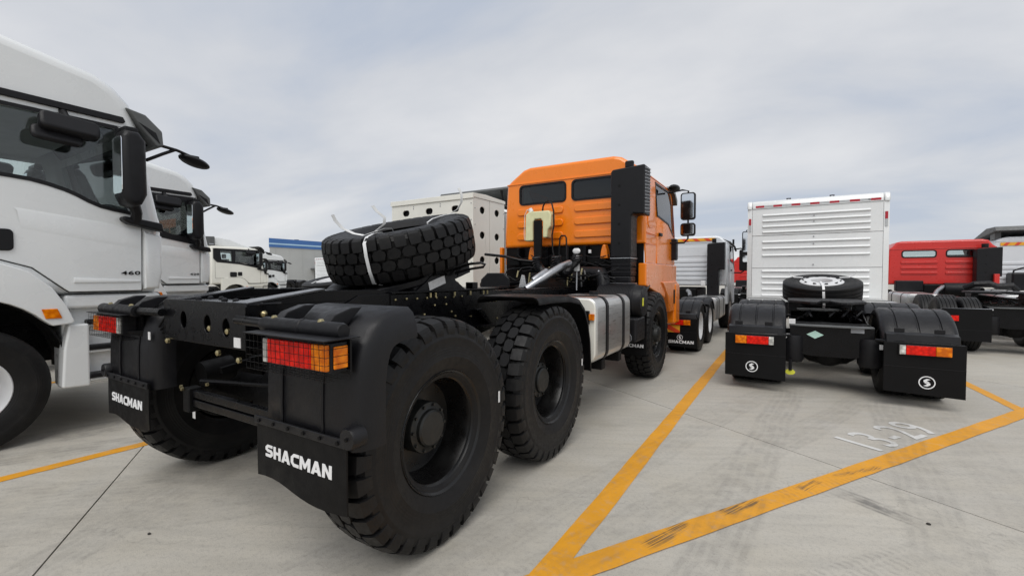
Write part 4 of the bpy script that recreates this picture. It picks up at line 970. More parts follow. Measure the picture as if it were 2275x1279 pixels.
# ------------------------------------------------------------------ cab with its side towards us (y from the front axle at fa)
def side_cab(t, fa, paint, high=True, detail=2, number=None, dark_band=False):
    Y0 = fa
    if high: prof = [(-1.05, 1.29), (1.30, 1.29), (1.36, 1.55), (1.36, 2.0), (1.34, 2.08), (1.20, 2.82), (1.18, 2.95), (1.12, 3.14), (1.00, 3.27), (.86, 3.35), (.2, 3.475), (-.4, 3.52), (-1.05, 3.52)]
    else: prof = [(-1.05, 1.29), (1.30, 1.29), (1.36, 1.55), (1.36, 2.0), (1.34, 2.08), (1.20, 2.76), (1.14, 2.90), (.95, 2.98), (.2, 3.02), (-.4, 3.02), (-.8, 3.02), (-.95, 3.01), (-1.05, 2.98)]
    prof = [(y+Y0, z) for y, z in prof]
    H = 1.25; rr_ = .11
    body = MB(); body.rext(prof, 'x', -H, H, rr_, 4, skip=(4,))
    cab = t.part('cab', body, paint, smooth=42)
    ins = inset(prof, rr_)
    t.part('windscreen', MB().plate([prof[4], prof[5], (prof[5][0]-.01, prof[5][1]), (prof[4][0]-.01, prof[4][1])], 'x', -H+.1, H-.1), 'glassclear', cab)
    win = [(-.74, 2.86), (-.80, 2.80), (-.80, 2.42), (-.76, 2.34), (-.66, 2.30), (.25, 2.30), (.40, 2.29), (.52, 2.265), (.62, 2.235), (.70, 2.20), (.78, 2.155), (.86, 2.12), (.95, 2.10), (1.08, 2.08), (1.125, 2.085), (1.135, 2.13), (1.06, 2.78), (1.03, 2.84), (.97, 2.86)]
    win = [(y+Y0, z) for y, z in win]
    for sg in (1, -1):
        sd_ = t.part('cab_side', MB().plate(ins, 'x', sg*H, sg*(H-.02), [win]), paint, smooth=30)
        door = [(y+Y0, z) for y, z in ((-.30, 1.315), (1.16, 1.315), (1.17, 1.95), (1.165, 2.10), (1.09, 2.80), (1.05, 2.88), (-.88, 2.88), (-.88, 2.28), (-.62, 1.95), (-.45, 1.6))]
        door = [(y+Y0, z) for y, z in ((-.86, 1.56), (-.45, 1.56), (-.2, 1.60), (.2, 1.60), (.40, 1.53), (.60, 1.34), (.63, 1.315), (1.16, 1.315), (1.17, 1.95), (1.165, 2.10), (1.09, 2.80), (1.05, 2.885), (-.86, 2.885))]
        dr = t.part('door', MB().plate(door, 'x', sg*(H+.001), sg*(H+.014), [win]), paint, bev=.006)
        t.part('door_shut_line', MB().plate(inset(door, -.008), 'x', sg*(H+.0006), sg*(H+.0025), [inset(door, .02)]), 'dark', dr)
        t.part('door_glass', MB().plate(inset(win, -.01), 'x', sg*(H-.012), sg*(H-.007)), 'glassclear', dr)
        t.part('window_seal', MB().plate(inset(win, -.028), 'x', sg*(H+.015), sg*(H+.022), [inset(win, .006)]), 'plastic', dr, bev=.003)
        if detail > 1 and sg > 0:
            # raised character lines on the door skin
            t.part('door_crease', MB().add([(H+.0142, Y0+.30, 2.03), (H+.0142, Y0+1.16, 1.93), (H+.022, Y0+1.16, 1.90), (H+.022, Y0+.32, 2.0), (H+.0142, Y0+1.16, 1.72), (H+.0142, Y0+.34, 1.86)], [[0, 1, 2, 3], [3, 2, 4, 5]]), paint, dr, smooth=20)
            t.part('door_crease', MB().rext([(Y0+.66, 1.395), (Y0+1.15, 1.395), (Y0+1.15, 1.415), (Y0+.66, 1.44)], 'x', H+.010, H+.024, .006, 2, cap=True), paint, dr, smooth=40)
        t.part('door_handle', MB().plate(rrect(Y0+.10, Y0+.295, 1.665, 1.845, .035), 'x', sg*(H+.0145), sg*(H+.03)), 'plastic', dr, bev=.01)
        if number and sg > 0:
            t.part('lettering', text_mb(number, Y0+1.0, Y0+1.15, 1.468, 1.505, H+.0145, depth=.006, bold=.012, axis='x'), 'frame', dr, smooth=0)
        if high: t.part('roof_strip', MB().plate([(Y0-1.0, 2.94), (Y0+1.04, 2.925), (Y0+1.06, 2.945), (Y0+1.04, 2.985), (Y0-1.0, 3.0)], 'x', sg*(H+.001), sg*(H+.028)), 'plastic', bev=.008)
        # wheel-arch fender: flat panel with rolled edge
        inner = [(Y0+.0+.60*math.cos(R(a)), .68+.60*math.sin(R(a))) for a in range(8, 181, 8)]
        outer = [(-.62, .70), (-.62, 1.53), (-.4, 1.575), (.0, 1.585), (.22, 1.56), (.37, 1.50), (.51, 1.36), (.60, 1.20), (.655, 1.05), (.63, 1.03), (.51, 1.02)]
        pl = [(y+Y0, z) for y, z in outer]+[p for p in inner if p[1] > 1.0 or p[0] < Y0]
        fd = t.part('wheel_arch', MB().plate(pl, 'x', sg*(H-.06), sg*(H+.045)), paint, bev=.035, seg=4, smooth=50)
        t.part('side_marker', MB().plate([(Y0+.44, 1.17), (Y0+.54, 1.17), (Y0+.57, 1.085), (Y0+.465, 1.085)], 'x', sg*(H+.0455), sg*(H+.056)), 'lensamb', fd, bev=.004)
        fender_arc(t, *sorted((sg*.80, sg*(H-.065))), [(Y0-.63*math.cos(R(a)), .66+.63*math.sin(R(a))) for a in range(-8, 189, 12)], lip=.01, name='inner_arch', mat='dark')
        # step panel
        stp = t.part('step_panel', MB().box(*sorted((sg*.9, sg*(H-.10))), Y0+.60, Y0+1.34, .44, 1.288), paint, bev=.02)
        t.part('step_post', MB().plate([(Y0+.565, .45), (Y0+.76, .44), (Y0+.76, 1.02), (Y0+.62, 1.02), (Y0+.585, .80)], 'x', sg*(H-.14), sg*(H+.01)), paint, stp, bev=.02, seg=3)
        t.part('sill', MB().box(*sorted((sg*(H-.12), sg*(H-.015))), Y0+.60, Y0+1.33, 1.16, 1.285), paint, stp, bev=.03, seg=3)
        for z, dx in ((1.03, -.02), (.79, 0), (.53, .02)):
            t.part('step_tread', MB().box(*sorted((sg*(H-.12), sg*(H-.01+dx))), Y0+.755, Y0+1.32, z-.022, z+.022), 'plastic', stp, bev=.012)
            t.part('step_ledge', MB().box(*sorted((sg*(H-.12), sg*(H-.03+dx))), Y0+.755, Y0+1.33, z-.05, z-.024), paint, stp, bev=.01)
        t.part('corner_deflector', MB().rext([(Y0+1.18, 1.33), (Y0+1.30, 1.33), (Y0+1.33, 1.5), (Y0+1.33, 1.86), (Y0+1.18, 1.90)], 'x', *sorted((sg*(H-.06), sg*(H+.05))), .03, 3, cap=True), paint, smooth=50)
        if sg > 0 or detail > 1:
            # mirrors
            mf = t.part('mirror_foot', MB().plate([(Y0+1.0, 2.03), (Y0+1.31, 1.985), (Y0+1.325, 1.90), (Y0+1.05, 1.955), (Y0+.99, 1.99)], 'x', sg*(H+.0), sg*(H+.12)), 'plastic', bev=.02, seg=3)
            t.part('mirror_arm', MB().tube([(sg*(H+.08), Y0+1.10, 1.98), (sg*(H+.14), Y0+1.09, 2.06), (sg*(H+.16), Y0+1.06, 2.16)], .045, 10), 'plastic', mf)
            h = t.part('mirror', MB().rext([(Y0+.93, 2.20), (Y0+.96, 2.13), (Y0+1.02, 2.10), (Y0+1.08, 2.13), (Y0+1.12, 2.22), (Y0+1.115, 2.72), (Y0+1.06, 2.80), (Y0+.96, 2.80), (Y0+.93, 2.74)], 'x', *sorted((sg*(H+.08), sg*(H+.34))), .05, 3, cap=True), 'plastic', smooth=50)
            t.part('mirror_glass', MB().plate(rrect(*sorted((sg*(H+.11), sg*(H+.31))), 2.22, 2.74, .03), 'y', Y0+.926, Y0+.932), 'mirror', h)
            t.part('mirror_cap', MB().box(*sorted((sg*(H+.0), sg*(H+.26))), Y0+.97, Y0+1.08, 2.80, 2.85), 'plastic', h, bev=.015)
            Mx = Matrix.Translation((sg*(H+.16), Y0+.62, 2.76)) @ Matrix.Rotation(R(-24)*sg, 4, 'Y') @ Matrix.Rotation(R(-5), 4, 'X')
            k = t.part('kerb_mirror', MB().plate(rrect(-.19, .20, -.085, .085, .05), 'x', -.055, .045).xf(Mx), 'plastic', bev=.03, seg=3)
            t.part('mirror_glass', MB().plate(rrect(-.165, .165, -.075, .075, .05), 'x', -.06, -.056).xf(Mx), 'mirror', k)
            t.part('kerb_mirror', MB().plate(rrect(-.23, .10, -.16, -.02, .05), 'x', -.09, -.03).xf(Mx), 'plastic', bev=.03, seg=3)
            t.part('mirror_stalk', MB().cyl((sg*(H+.14), Y0+.62, 2.80), (sg*(H-.02), Y0+.62, 2.93), .03, 10), 'plastic', k)
    vis = t.part('sun_visor', MB().plate([(Y0+1.06, 3.09), (Y0+1.22, 3.06), (Y0+1.36, 2.93), (Y0+1.37, 2.78), (Y0+1.31, 2.76), (Y0+1.14, 2.97)], 'x', -1.15, H+.03), 'greyfairing' if high else 'plastic', bev=.02, seg=3)
    t.part('visor_lamp', MB().plate([(Y0+1.16, 2.97), (Y0+1.30, 2.90), (Y0+1.335, 2.80), (Y0+1.25, 2.88)], 'x', H+.031, H+.036), 'plastic', vis)
    fm = t.part('front_mirror', MB().ball((0, 0, 0), .16, (.8, 1.0, .30), 18, 10).xf(Matrix.Translation((.92, Y0+1.80, 2.765)) @ Matrix.Rotation(R(-16), 4, 'X')), 'plastic')
    t.part('mirror_clip', MB().box(.88, .96, Y0+1.66, Y0+1.84, 2.80, 2.83), 'plastic', fm, bev=.01)
    t.part('front_mirror_arm', MB().tube([(1.12, Y0+1.27, 2.80), (1.06, Y0+1.40, 2.84), (.99, Y0+1.60, 2.84), (.92, Y0+1.76, 2.82)], .017, 8), 'plastic', fm)
    t.part('front_mirror_arm', MB().tube([(1.0, Y0+1.58, 2.84), (1.02, Y0+1.45, 2.76), (1.04, Y0+1.30, 2.66)], .017, 8), 'plastic', fm)
    # interior
    t.part('cab_floor', MB().box(-H+.1, H-.1, Y0-1.0, Y0+1.25, 1.30, 1.34), 'interior', cab)
    t.part('rear_lining', MB().box(-H+.1, H-.1, Y0-1.02, Y0-1.0, 1.3, 2.95), 'headliner', cab)
    t.part('headlining', MB().box(-H+.1, H-.1, Y0-1.0, Y0+.95, 2.89, 2.91), 'headliner', cab)
    t.part('dashboard', MB().plate([(Y0+1.25, 1.5), (Y0+1.25, 2.10), (Y0+.95, 2.16), (Y0+.75, 2.05), (Y0+.8, 1.5)], 'x', -H+.12, H-.12), 'interior', cab, bev=.03)
    for x in (-.65, .65):
        t.part('seat', MB().box(x-.26, x+.26, Y0-.25, Y0-.08, 1.75, 2.45), 'interior', cab, bev=.06, seg=3)
        t.part('headrest', MB().box(x-.13, x+.13, Y0-.25, Y0-.14, 2.48, 2.68), 'interior', cab, bev=.04)
    t.part('steering_wheel', MB().tube([(-.65+.22*math.cos(R(a)), Y0+.55+.1*math.sin(R(a)), 2.18+.2*math.sin(R(a))) for a in range(0, 361, 20)], .016, 8), 'plastic', cab)
    t.part('front_grille', MB().box(-1.15, 1.15, Y0+1.30, Y0+1.37, .6, 1.29), 'plastic', bev=.03)
    t.part('bumper', MB().box(-1.22, 1.22, Y0+1.10, Y0+1.42, .32, .60), paint, bev=.05)
    return cab

def side_band(t, fa, full=True):
    t.part('black_window_band', MB().plate([(fa-.95, 2.90), (fa-.95, 2.45), (fa-.80, 2.28), (fa+.2, 2.20), (fa+1.14, 2.02), (fa+1.20, 2.06), (fa+1.08, 2.90)], 'x', 1.267, 1.274, [[(fa-.66, 2.80), (fa-.60, 2.36), (fa-.16, 2.34), (fa-.16, 2.80)], [(fa+.0, 2.80), (fa+.0, 2.30), (fa+.55, 2.22), (fa+1.02, 2.16), (fa+.93, 2.80)]]), 'plastic')
    if not full:
        t.part('black_pillar', MB().plate([(fa+1.07, 2.90), (fa+1.12, 2.90), (fa+1.235, 2.25), (fa+1.245, 1.99), (fa+1.12, 2.02)], 'x', 1.251, 1.2665), 'plastic')
        return
    t.part('dark_handle', MB().plate(rrect(fa-.25, fa+.05, 1.62, 1.84, .05), 'x', 1.266, 1.30), 'plastic', bev=.01)
    t.part('rear_stack', MB().box(.5, 1.15, fa-1.45, fa-1.1, 1.0, 2.75), 'plastic', bev=.03)
# ---- white cab at the left edge
LX = -6.75; LYF = .75
t = T('tractor_truck', 'white high-roof truck at the left edge marked 460 on its door', 'truck', (LX, LYF-4.6, 0), (0, -4.6, 0))
chassis(t, [-4.6-1.35, -4.6], 0., style=None, kind='w'); side_cab(t, 0., 'white', True, 2, '460')
# ---- second white cab behind it
t = T('tractor_truck', 'white high-roof truck marked 420, just beyond the one marked 460', 'truck', (-10.65, 3.0-4.6, 0), (0, -4.6, 0))
chassis(t, [-4.6-1.35, -4.6], 0., style=None, kind='w'); side_cab(t, 0., 'white', True, 2, '420'); side_band(t, 0., False)
# ---- further white cabs
def low_fairing(t, fa, paint):
    f = t.part('roof_fairing', MB().rext([(fa-.75, 3.04), (fa+.95, 2.99), (fa+.5, 3.14), (fa-.1, 3.36), (fa-.55, 3.43), (fa-.75, 3.43)], 'x', -1.0, 1.0, .05, 3, cap=True), paint, smooth=45)
    t.part('fairing_side', MB().plate([(fa-.78, 3.44), (fa-1.25, 3.42), (fa-1.55, 3.30), (fa-1.15, 3.28), (fa-1.10, 3.02), (fa-.78, 3.02)], 'x', .95, 1.06), 'greyfairing', f, bev=.01)
    t.part('fairing_side', MB().plate([(fa-.78, 3.44), (fa-1.25, 3.42), (fa-1.55, 3.30), (fa-1.15, 3.28), (fa-1.10, 3.02), (fa-.78, 3.02)], 'x', -.95, -1.06), 'greyfairing', f, bev=.01)
    t.part('fairing_step', MB().box(1.0, 1.10, fa-1.02, fa-.82, 3.06, 3.12), 'steel', f, bev=.02)
t = T('tractor_truck', 'white truck with a low roof and wedge fairing, parked far behind the cab marked 420', 'truck', (-20.09, 5.72, 0), (0, -4.6, 0), scale=.87)
chassis(t, [-4.6], 0., style=None, kind='w', plain=True); side_cab(t, 0., 'white2', False, 1); low_fairing(t, 0., 'white'); side_band(t, 0.)
t = T('tractor_truck', 'far white truck with rounded high roof in front of the blue-banded warehouse', 'truck', (-29.03, 12.7, 0), (0, -4.6, 0), scale=.82)
chassis(t, [-4.6], 0., style=None, kind='w', plain=True); side_cab(t, 0., 'white', True, 1); side_band(t, 0.)
t = T('tractor_truck', 'small white truck cab peeping out between the two far white cabs', 'truck', (-27.0, 10.4, 0), (0, -4.6, 0), scale=.80)
chassis(t, [-4.6], 0., style=None, kind='w', plain=True); side_cab(t, 0., 'white2', False, 1); side_band(t, 0.)

# ------------------------------------------------------------------ gas truck with the perforated cabinet
CX_, CYR = -6.87, 3.95
t = T('gas_truck', 'truck with a tall cream gas-cylinder cabinet perforated by oval holes', 'truck', (CX_, CYR, 0), (0, CYR, 0))
chassis(t, [CYR, CYR+1.35], 9.6, zt=1.02, kind='b', style='emblem', yend=10.6)
cb0 = t.part('gas_cabinet', MB().box(-1.15, 1.15, 7.80, 8.95, 1.10, 3.10), 'dark')
ov = lambda a, z: rrect(a-.105, a+.105, z-.07, z+.07, .065, 4)
for x0, x1, cols in ((-1.2, 1.2, (-.74, -.03, .72)),):
    t.part('rear_panel', MB().plate([(x0, 1.08), (x1, 1.08), (x1, 3.12), (x0, 3.12)], 'y', 7.74, 7.76, [ov(c, z) for c in cols for z in (2.91, 2.36, 1.82, 1.26)]), 'white2', cb0)
for y0, y1, c in ((7.765, 8.36, 8.08), (8.375, 8.98, 8.66)):
    t.part('side_panel', MB().plate([(y0, 1.08), (y1, 1.08), (y1, 3.12), (y0, 3.12)], 'x', 1.18, 1.20, [circ(c, z, .095, 20, .08) for z in (2.88, 2.34, 1.80, 1.26)]), 'white2', cb0, bev=.004)
    t.part('side_panel', MB().plate([(y0, 1.08), (y1, 1.08), (y1, 3.12), (y0, 3.12)], 'x', -1.18, -1.20), 'white2', cb0, bev=.004)
t.part('cabinet_lid', MB().plate([(7.715, 3.10), (7.72, 3.215), (8.2, 3.235), (9.0, 3.20), (9.0, 3.125), (7.77, 3.125)], 'x', -1.23, 1.215), 'white2', cb0, bev=.008)
for x in (-.5, .3): 
    for z in (3.05, 3.0): t.part('panel_screw', MB().cyl((x, 7.74, z), (x, 7.732, z), .014, 8), 'greyplate', cb0)
for z in (1.3, 1.75, 2.2, 2.65, 3.0):
    t.part('panel_screw', MB().cyl((1.15, 7.74, z), (1.15, 7.73, z), .012, 8), 'greyplate', cb0); t.part('panel_screw', MB().cyl((1.20, 7.80, z-.1), (1.21, 7.80, z-.1), .012, 8), 'greyplate', cb0); t.part('panel_screw', MB().cyl((1.20, 8.94, z-.1), (1.21, 8.94, z-.1), .012, 8), 'greyplate', cb0)
rear_wall_cab(t, 'white', 9.2, 11.1, 1.2, 1.15, 1.3, 3.0, 3.15, [], (), (), hr=.85)
t.part('roof_deflector', MB().plate([(9.45, 3.60), (9.48, 3.66), (10.2, 3.56), (11.1, 3.22), (11.1, 3.17), (10.2, 3.50)], 'x', -1.16, 1.16), 'greyfairing', bev=.01)
for x in (-.9, .75): t.part('deflector_strut', MB().cyl((x, 9.7, 3.1), (x, 9.55, 3.6), .03, 8), 'plastic')
t.part('deflector_mount', MB().box(.7, 1.16, 9.3, 9.4, 3.16, 3.20), 'plastic')
sp2 = T('spare_wheel_assembly', 'black spare wheel lying tilted on the chassis of the perforated-cabinet truck', 'wheel', (CX_+.15, 5.1, 1.08))
for n_, k in (('tyre', 'rtyre'), ('rim', 'rrimw')):
    o = bpy.data.objects.new(n_, ME[k]); COL.objects.link(o); o.parent = sp2.root; o.matrix_local = Matrix.Translation((0, 0, .19)) @ Matrix.Rotation(R(12), 4, 'X') @ Matrix.Rotation(R(-90), 4, 'Y')
sp2.part('strap', MB().ribbon([(.0, -.05, .30), (-.02, -.35, .29), (-.03, -.50, .22), (-.03, -.53, .1), (-.03, -.50, 0)], (.012, 0, 0)), 'strap')
sp2.part('strap_tail', MB().ribbon([(.1, .1, .32), (.16, .12, .40), (.14, .15, .52)], (.008, .006, 0)), 'strap')

# ------------------------------------------------------------------ white louvred cabinet truck on the right
BX, BY = .49, 7.2
BT = T('gas_truck', 'black truck chassis with a white louvred cabinet and round emblems on its mud flaps', 'truck', (BX, BY, 0), (0, 0, 0))
t = BT
chassis(t, [0, 1.35], 5.6, zt=.95, kind='b', style='emblem', yend=6.4)
t.part('gearbox', MB().box(-.40, .40, 1.9, 4.7, .38, .86), 'dark', bev=.04)
for sg in (1, -1): t.part('air_tank', MB().lathe([(0, 2.2), (.12, 2.23), (.14, 2.3), (.14, 3.7), (.12, 3.77), (0, 3.8)], (sg*.62, 0, .72), 'y', 20), 'dark')
c0 = t.part('gas_cabinet', MB().box(-1.17, 1.17, 4.05, 4.95, .92, 3.0), 'white', bev=.01)
for sg in (1, -1): t.part('cabinet_corner', MB().rext([(sg*1.125, 4.0), (sg*1.215, 4.02), (sg*1.215, 4.98), (sg*1.125, 4.98)], 'z', .90, 3.02, .012, 2, cap=True), 'white', c0)
for z0, z1 in ((2.325, 2.905), (1.625, 2.315), (.90, 1.615)):
    t.part('louvre_panel', MB().box(-1.12, 1.12, 4.0, 4.03, z0, z1), 'white', c0, bev=.004)
t.part('cabinet_top', MB().rext([(3.985, 2.91), (3.99, 3.03), (4.05, 3.075), (4.9, 3.075), (5.0, 3.03), (5.0, 2.91)], 'x', -1.12, 1.12, .01, 2, cap=True), 'white', c0, smooth=50)
for sg in (1, -1): t.part('top_corner', MB().rext([(3.985, 2.91), (3.99, 3.03), (4.05, 3.078), (4.9, 3.078), (5.0, 3.03), (5.0, 2.91)], 'x', *sorted((sg*1.125, sg*1.222)), .02, 2, cap=True), 'white', c0, smooth=50)
lv = MB().add([(-.93, 0, .026), (.93, 0, .026), (.92, -.034, -.014), (-.92, -.034, -.014), (-.93, 0, -.024), (.93, 0, -.024)], [[0, 1, 2, 3], [3, 2, 5, 4], [0, 3, 4], [1, 5, 2], [0, 4, 5, 1]]).mesh('louvre', M['white'], smooth=20)
for z in (2.76, 2.64, 2.52, 2.40, 2.19, 2.05, 1.90, 1.56, 1.43, 1.30, 1.17, 1.04):
    o = link('louvre', lv, c0); o.location = (0, 4.0, z); b = o.modifiers.new('b', 'BEVEL'); b.width = .005; b.segments = 2; b.limit_method = 'ANGLE'
for x in (-.98+.33*k for k in range(7)):
    t.part('reflective_tape', MB().box(x-.08, x+.08, 3.982, 3.984, 2.928, 2.972), 'tapered', c0)
    t.part('silver_tape', MB().box(x+.083, x+.247, 3.982, 3.984, 2.93, 2.97) if x < .95 else MB().box(x-.12, x-.083, 3.982, 3.984, 2.93, 2.97), 'tapegrey', c0)
for sg in (1, -1):
    t.part('reflective_tape', MB().box(*sorted((sg*1.145, sg*1.19)), 3.994, 3.998, 2.56, 2.70), 'tapered', c0)
    t.part('silver_tape', MB().box(*sorted((sg*1.145, sg*1.19)), 3.994, 3.998, 2.42, 2.557), 'tapegrey', c0)
for z in (2.70, 2.58, 2.27, 2.12, 1.69): t.part('latch', MB().cyl((0, 4.0, z), (0, 3.985, z), .014, 10), 'greyplate', c0)
for x in (-.45, .32): t.part('lifting_eye', MB().tube([(x-.03, 4.3, 3.07), (x-.03, 4.3, 3.13), (x+.03, 4.3, 3.13), (x+.03, 4.3, 3.07)], .016, 8), 'plastic', c0)
rear_wall_cab(t, 'white', 5.05, 6.9, 1.2, 1.12, 1.0, 2.6, 2.75, [], (), (), hr=.85)
mirror_set(t, -1.36, 5.9, 2.05, 2.6, .2, -1, True)
# crossmember labels
yb = -.42
t.part('gas_label', MB().plate([(-.16, .77), (-.07, .72), (-.16, .67), (-.25, .72)], 'y', yb-.004, yb-.001), 'greenlabel', bev=0)
t.part('serial_plate', MB().box(.20, .33, yb-.004, yb-.001, .765, .83), 'greyplate')
t.part('warning_label', MB().box(.42, .52, yb-.05, yb-.047, .59, .65), 'labelw')
t.part('warning_label', MB().box(-.50, -.43, yb-.05, yb-.047, .66, .72), 'labelw')
t.part('yellow_tag', MB().plate(circ(-.42, .24, .055, 18, .035), 'y', yb-.1, yb-.096), 'yellowtag')
t.part('tag_strap', MB().tube([(-.42, yb-.09, .40), (-.42, yb-.095, .30), (-.42, yb-.098, .26)], .02, 6), 'plastic')
t.part('white_connector', MB().tube([(.66, yb-.1, .35), (.68, yb-.12, .28), (.66, yb-.1, .22)], .02, 8), 'labelw')
t.part('white_connector', MB().box(-.44, -.37, yb+.04, yb+.09, .84, .90), 'labelw')
sw = T('spare_wheel_assembly', 'spare wheel with silver rim strapped flat in front of the white louvred cabinet', 'wheel', (BX+.03, 9.15, 1.0))
sw.root.scale = (1.07,)*3
SWM = Matrix.Translation((0, 0, .21)) @ Matrix.Rotation(R(13), 4, 'X') @ Matrix.Rotation(R(-90), 4, 'Y')
alu = MB().lathe([(.262, -.12), (.268, .10), (.285, .125), (.290, .132), (.28, .140), (.262, .140), (.235, .148), (.19, .155), (.145, .150), (.138, .13), (.138, .05)], n=48, cap=False)
o = bpy.data.objects.new('tyre', ME['rtyre']); COL.objects.link(o); o.parent = sw.root; o.matrix_local = SWM
ri = bpy.data.objects.new('rim', alu.mesh('rim', M['rimwhite'])); COL.objects.link(ri); ri.parent = sw.root; ri.matrix_local = SWM
for k in range(10):
    a = 2*math.pi*k/10+.2; m = MB().cyl((.146, .24*math.cos(a), .24*math.sin(a)), (.1525, .235*math.cos(a), .235*math.sin(a)), .024, 14)
    o = link('hand_hole', m.mesh('hand_hole', M['dark']), ri)
LS = Matrix.Translation((0, 0, .21)) @ Matrix.Rotation(R(13), 4, 'X')
sw.part('strap', MB().ribbon([LS @ Vector(p) for p in ((-.02, -.10, .05), (-.02, -.14, .165), (-.01, -.25, .165), (0, -.40, .16), (.0, -.50, .14), (.0, -.528, .08), (.01, -.53, -.08), (.01, -.50, -.15))], (.016, 0, 0)), 'strap', smooth=60)
for sg in (-1, 1): sw.part('strap_tail', MB().ribbon([LS @ Vector(p) for p in ((sg*.24, .15, .16), (sg*.36, .12, .17), (sg*.42, .10, .22), (sg*.44, .09, .28))], (0, .010, .005)), 'strap', smooth=60)
sw.part('carrier', MB().box(-.35, .35, -.4, .4, -.06, .05), 'dark', bev=.02)

# ------------------------------------------------------------------ white six-wheel tractor ahead of the orange one
t = T('tractor_truck', 'white tractor truck with striped reflective tape, seen past the orange cab', 'truck', (-2.42, 9.35, 0), (0, 0, 0), scale=.93)
chassis(t, [0, 1.35], 4.9, zt=.95, kind='w', style='name', yend=5.8)
cab_, wl_, pf_ = rear_wall_cab(t, 'silverwhite', 4.1, 6.1, 1.2, 1.15, 1.28, 2.55, 2.72, [], (2.0, 1.87, 1.74, 1.61, 1.48), ((-1.08, 1.05),), hr=1.0, ribw=.085)
t.part('pressed_panel', MB().plate(rrect(-.8, .75, 2.14, 2.42, .06), 'y', 4.088, 4.101), 'silverwhite', wl_, bev=.01)
t.part('reflective_band', MB().box(-1.05, .85, 4.082, 4.087, 2.575, 2.655), 'tapeyel', wl_)
for k in range(6):
    x = -1.0+.31*k; t.part('tape_stripe', MB().plate([(x, 2.655), (x+.12, 2.655), (x+.22, 2.575), (x+.10, 2.575)], 'y', 4.077, 4.0815), 'taporg', wl_)
snorkel(t, .70, 1.0, 1.15, 3.70, 4.0, 1.0, 1.75, 2.50, vents=False)
t.part('intake_top', MB().cyl((.86, 3.9, 2.5), (.86, 3.9, 2.62), .06, 14), 'plastic')
t.part('roof_bar', MB().tube([(1.05, 4.2, 2.60), (1.15, 5.0, 2.58), (1.22, 5.8, 2.48), (1.25, 5.9, 2.35)], .03, 8), 'plastic')
t.part('roof_bar', MB().cyl((1.2, 5.6, 2.48), (1.2, 5.6, 2.70), .03, 8), 'plastic')
m1 = t.part('mirror', MB().plate(rrect(1.36, 1.62, 1.72, 2.38, .05), 'y', 5.7, 5.78), 'plastic', bev=.02)
t.part('mirror_arm', MB().tube([(1.2, 5.8, 2.40), (1.4, 5.75, 2.42), (1.5, 5.74, 2.38)], .02, 8), 'plastic', m1); t.part('mirror_arm', MB().tube([(1.2, 5.8, 1.66), (1.4, 5.75, 1.66), (1.5, 5.74, 1.72)], .02, 8), 'plastic', m1)
t.part('exhaust_pipe', MB().tube([(.45, 2.6, 1.02), (.4, 2.8, 1.12), (.3, 3.1, 1.15)], .05, 12), 'steel')
t.part('side_skirt', MB().plate([(4.15, .75), (4.45, .75), (4.55, 1.0), (4.9, 1.12), (5.3, 1.0), (5.45, .7), (6.1, .7), (6.1, 1.3), (4.15, 1.3)], 'x', 1.12, 1.20), 'silverwhite', bev=.02)
bx_ = t.part('tool_box', MB().box(-.75, .15, 2.3, 2.7, .96, 1.22), 'plastic', bev=.02)
for x0, x1 in ((-.45, -.32), (-.28, -.22)): t.part('lettering', MB().box(x0, x1, 2.294, 2.297, 1.09, 1.11), 'textw', bx_)
t.part('lettering', MB().plate(circ(-.14, 1.10, .06, 16, .03), 'y', 2.294, 2.297, [circ(-.14, 1.10, .045, 16, .018)]), 'textw', bx_)
t.part('valve', MB().box(.55, .68, 3.6, 3.75, 1.28, 1.42), 'labelw', bev=.02)

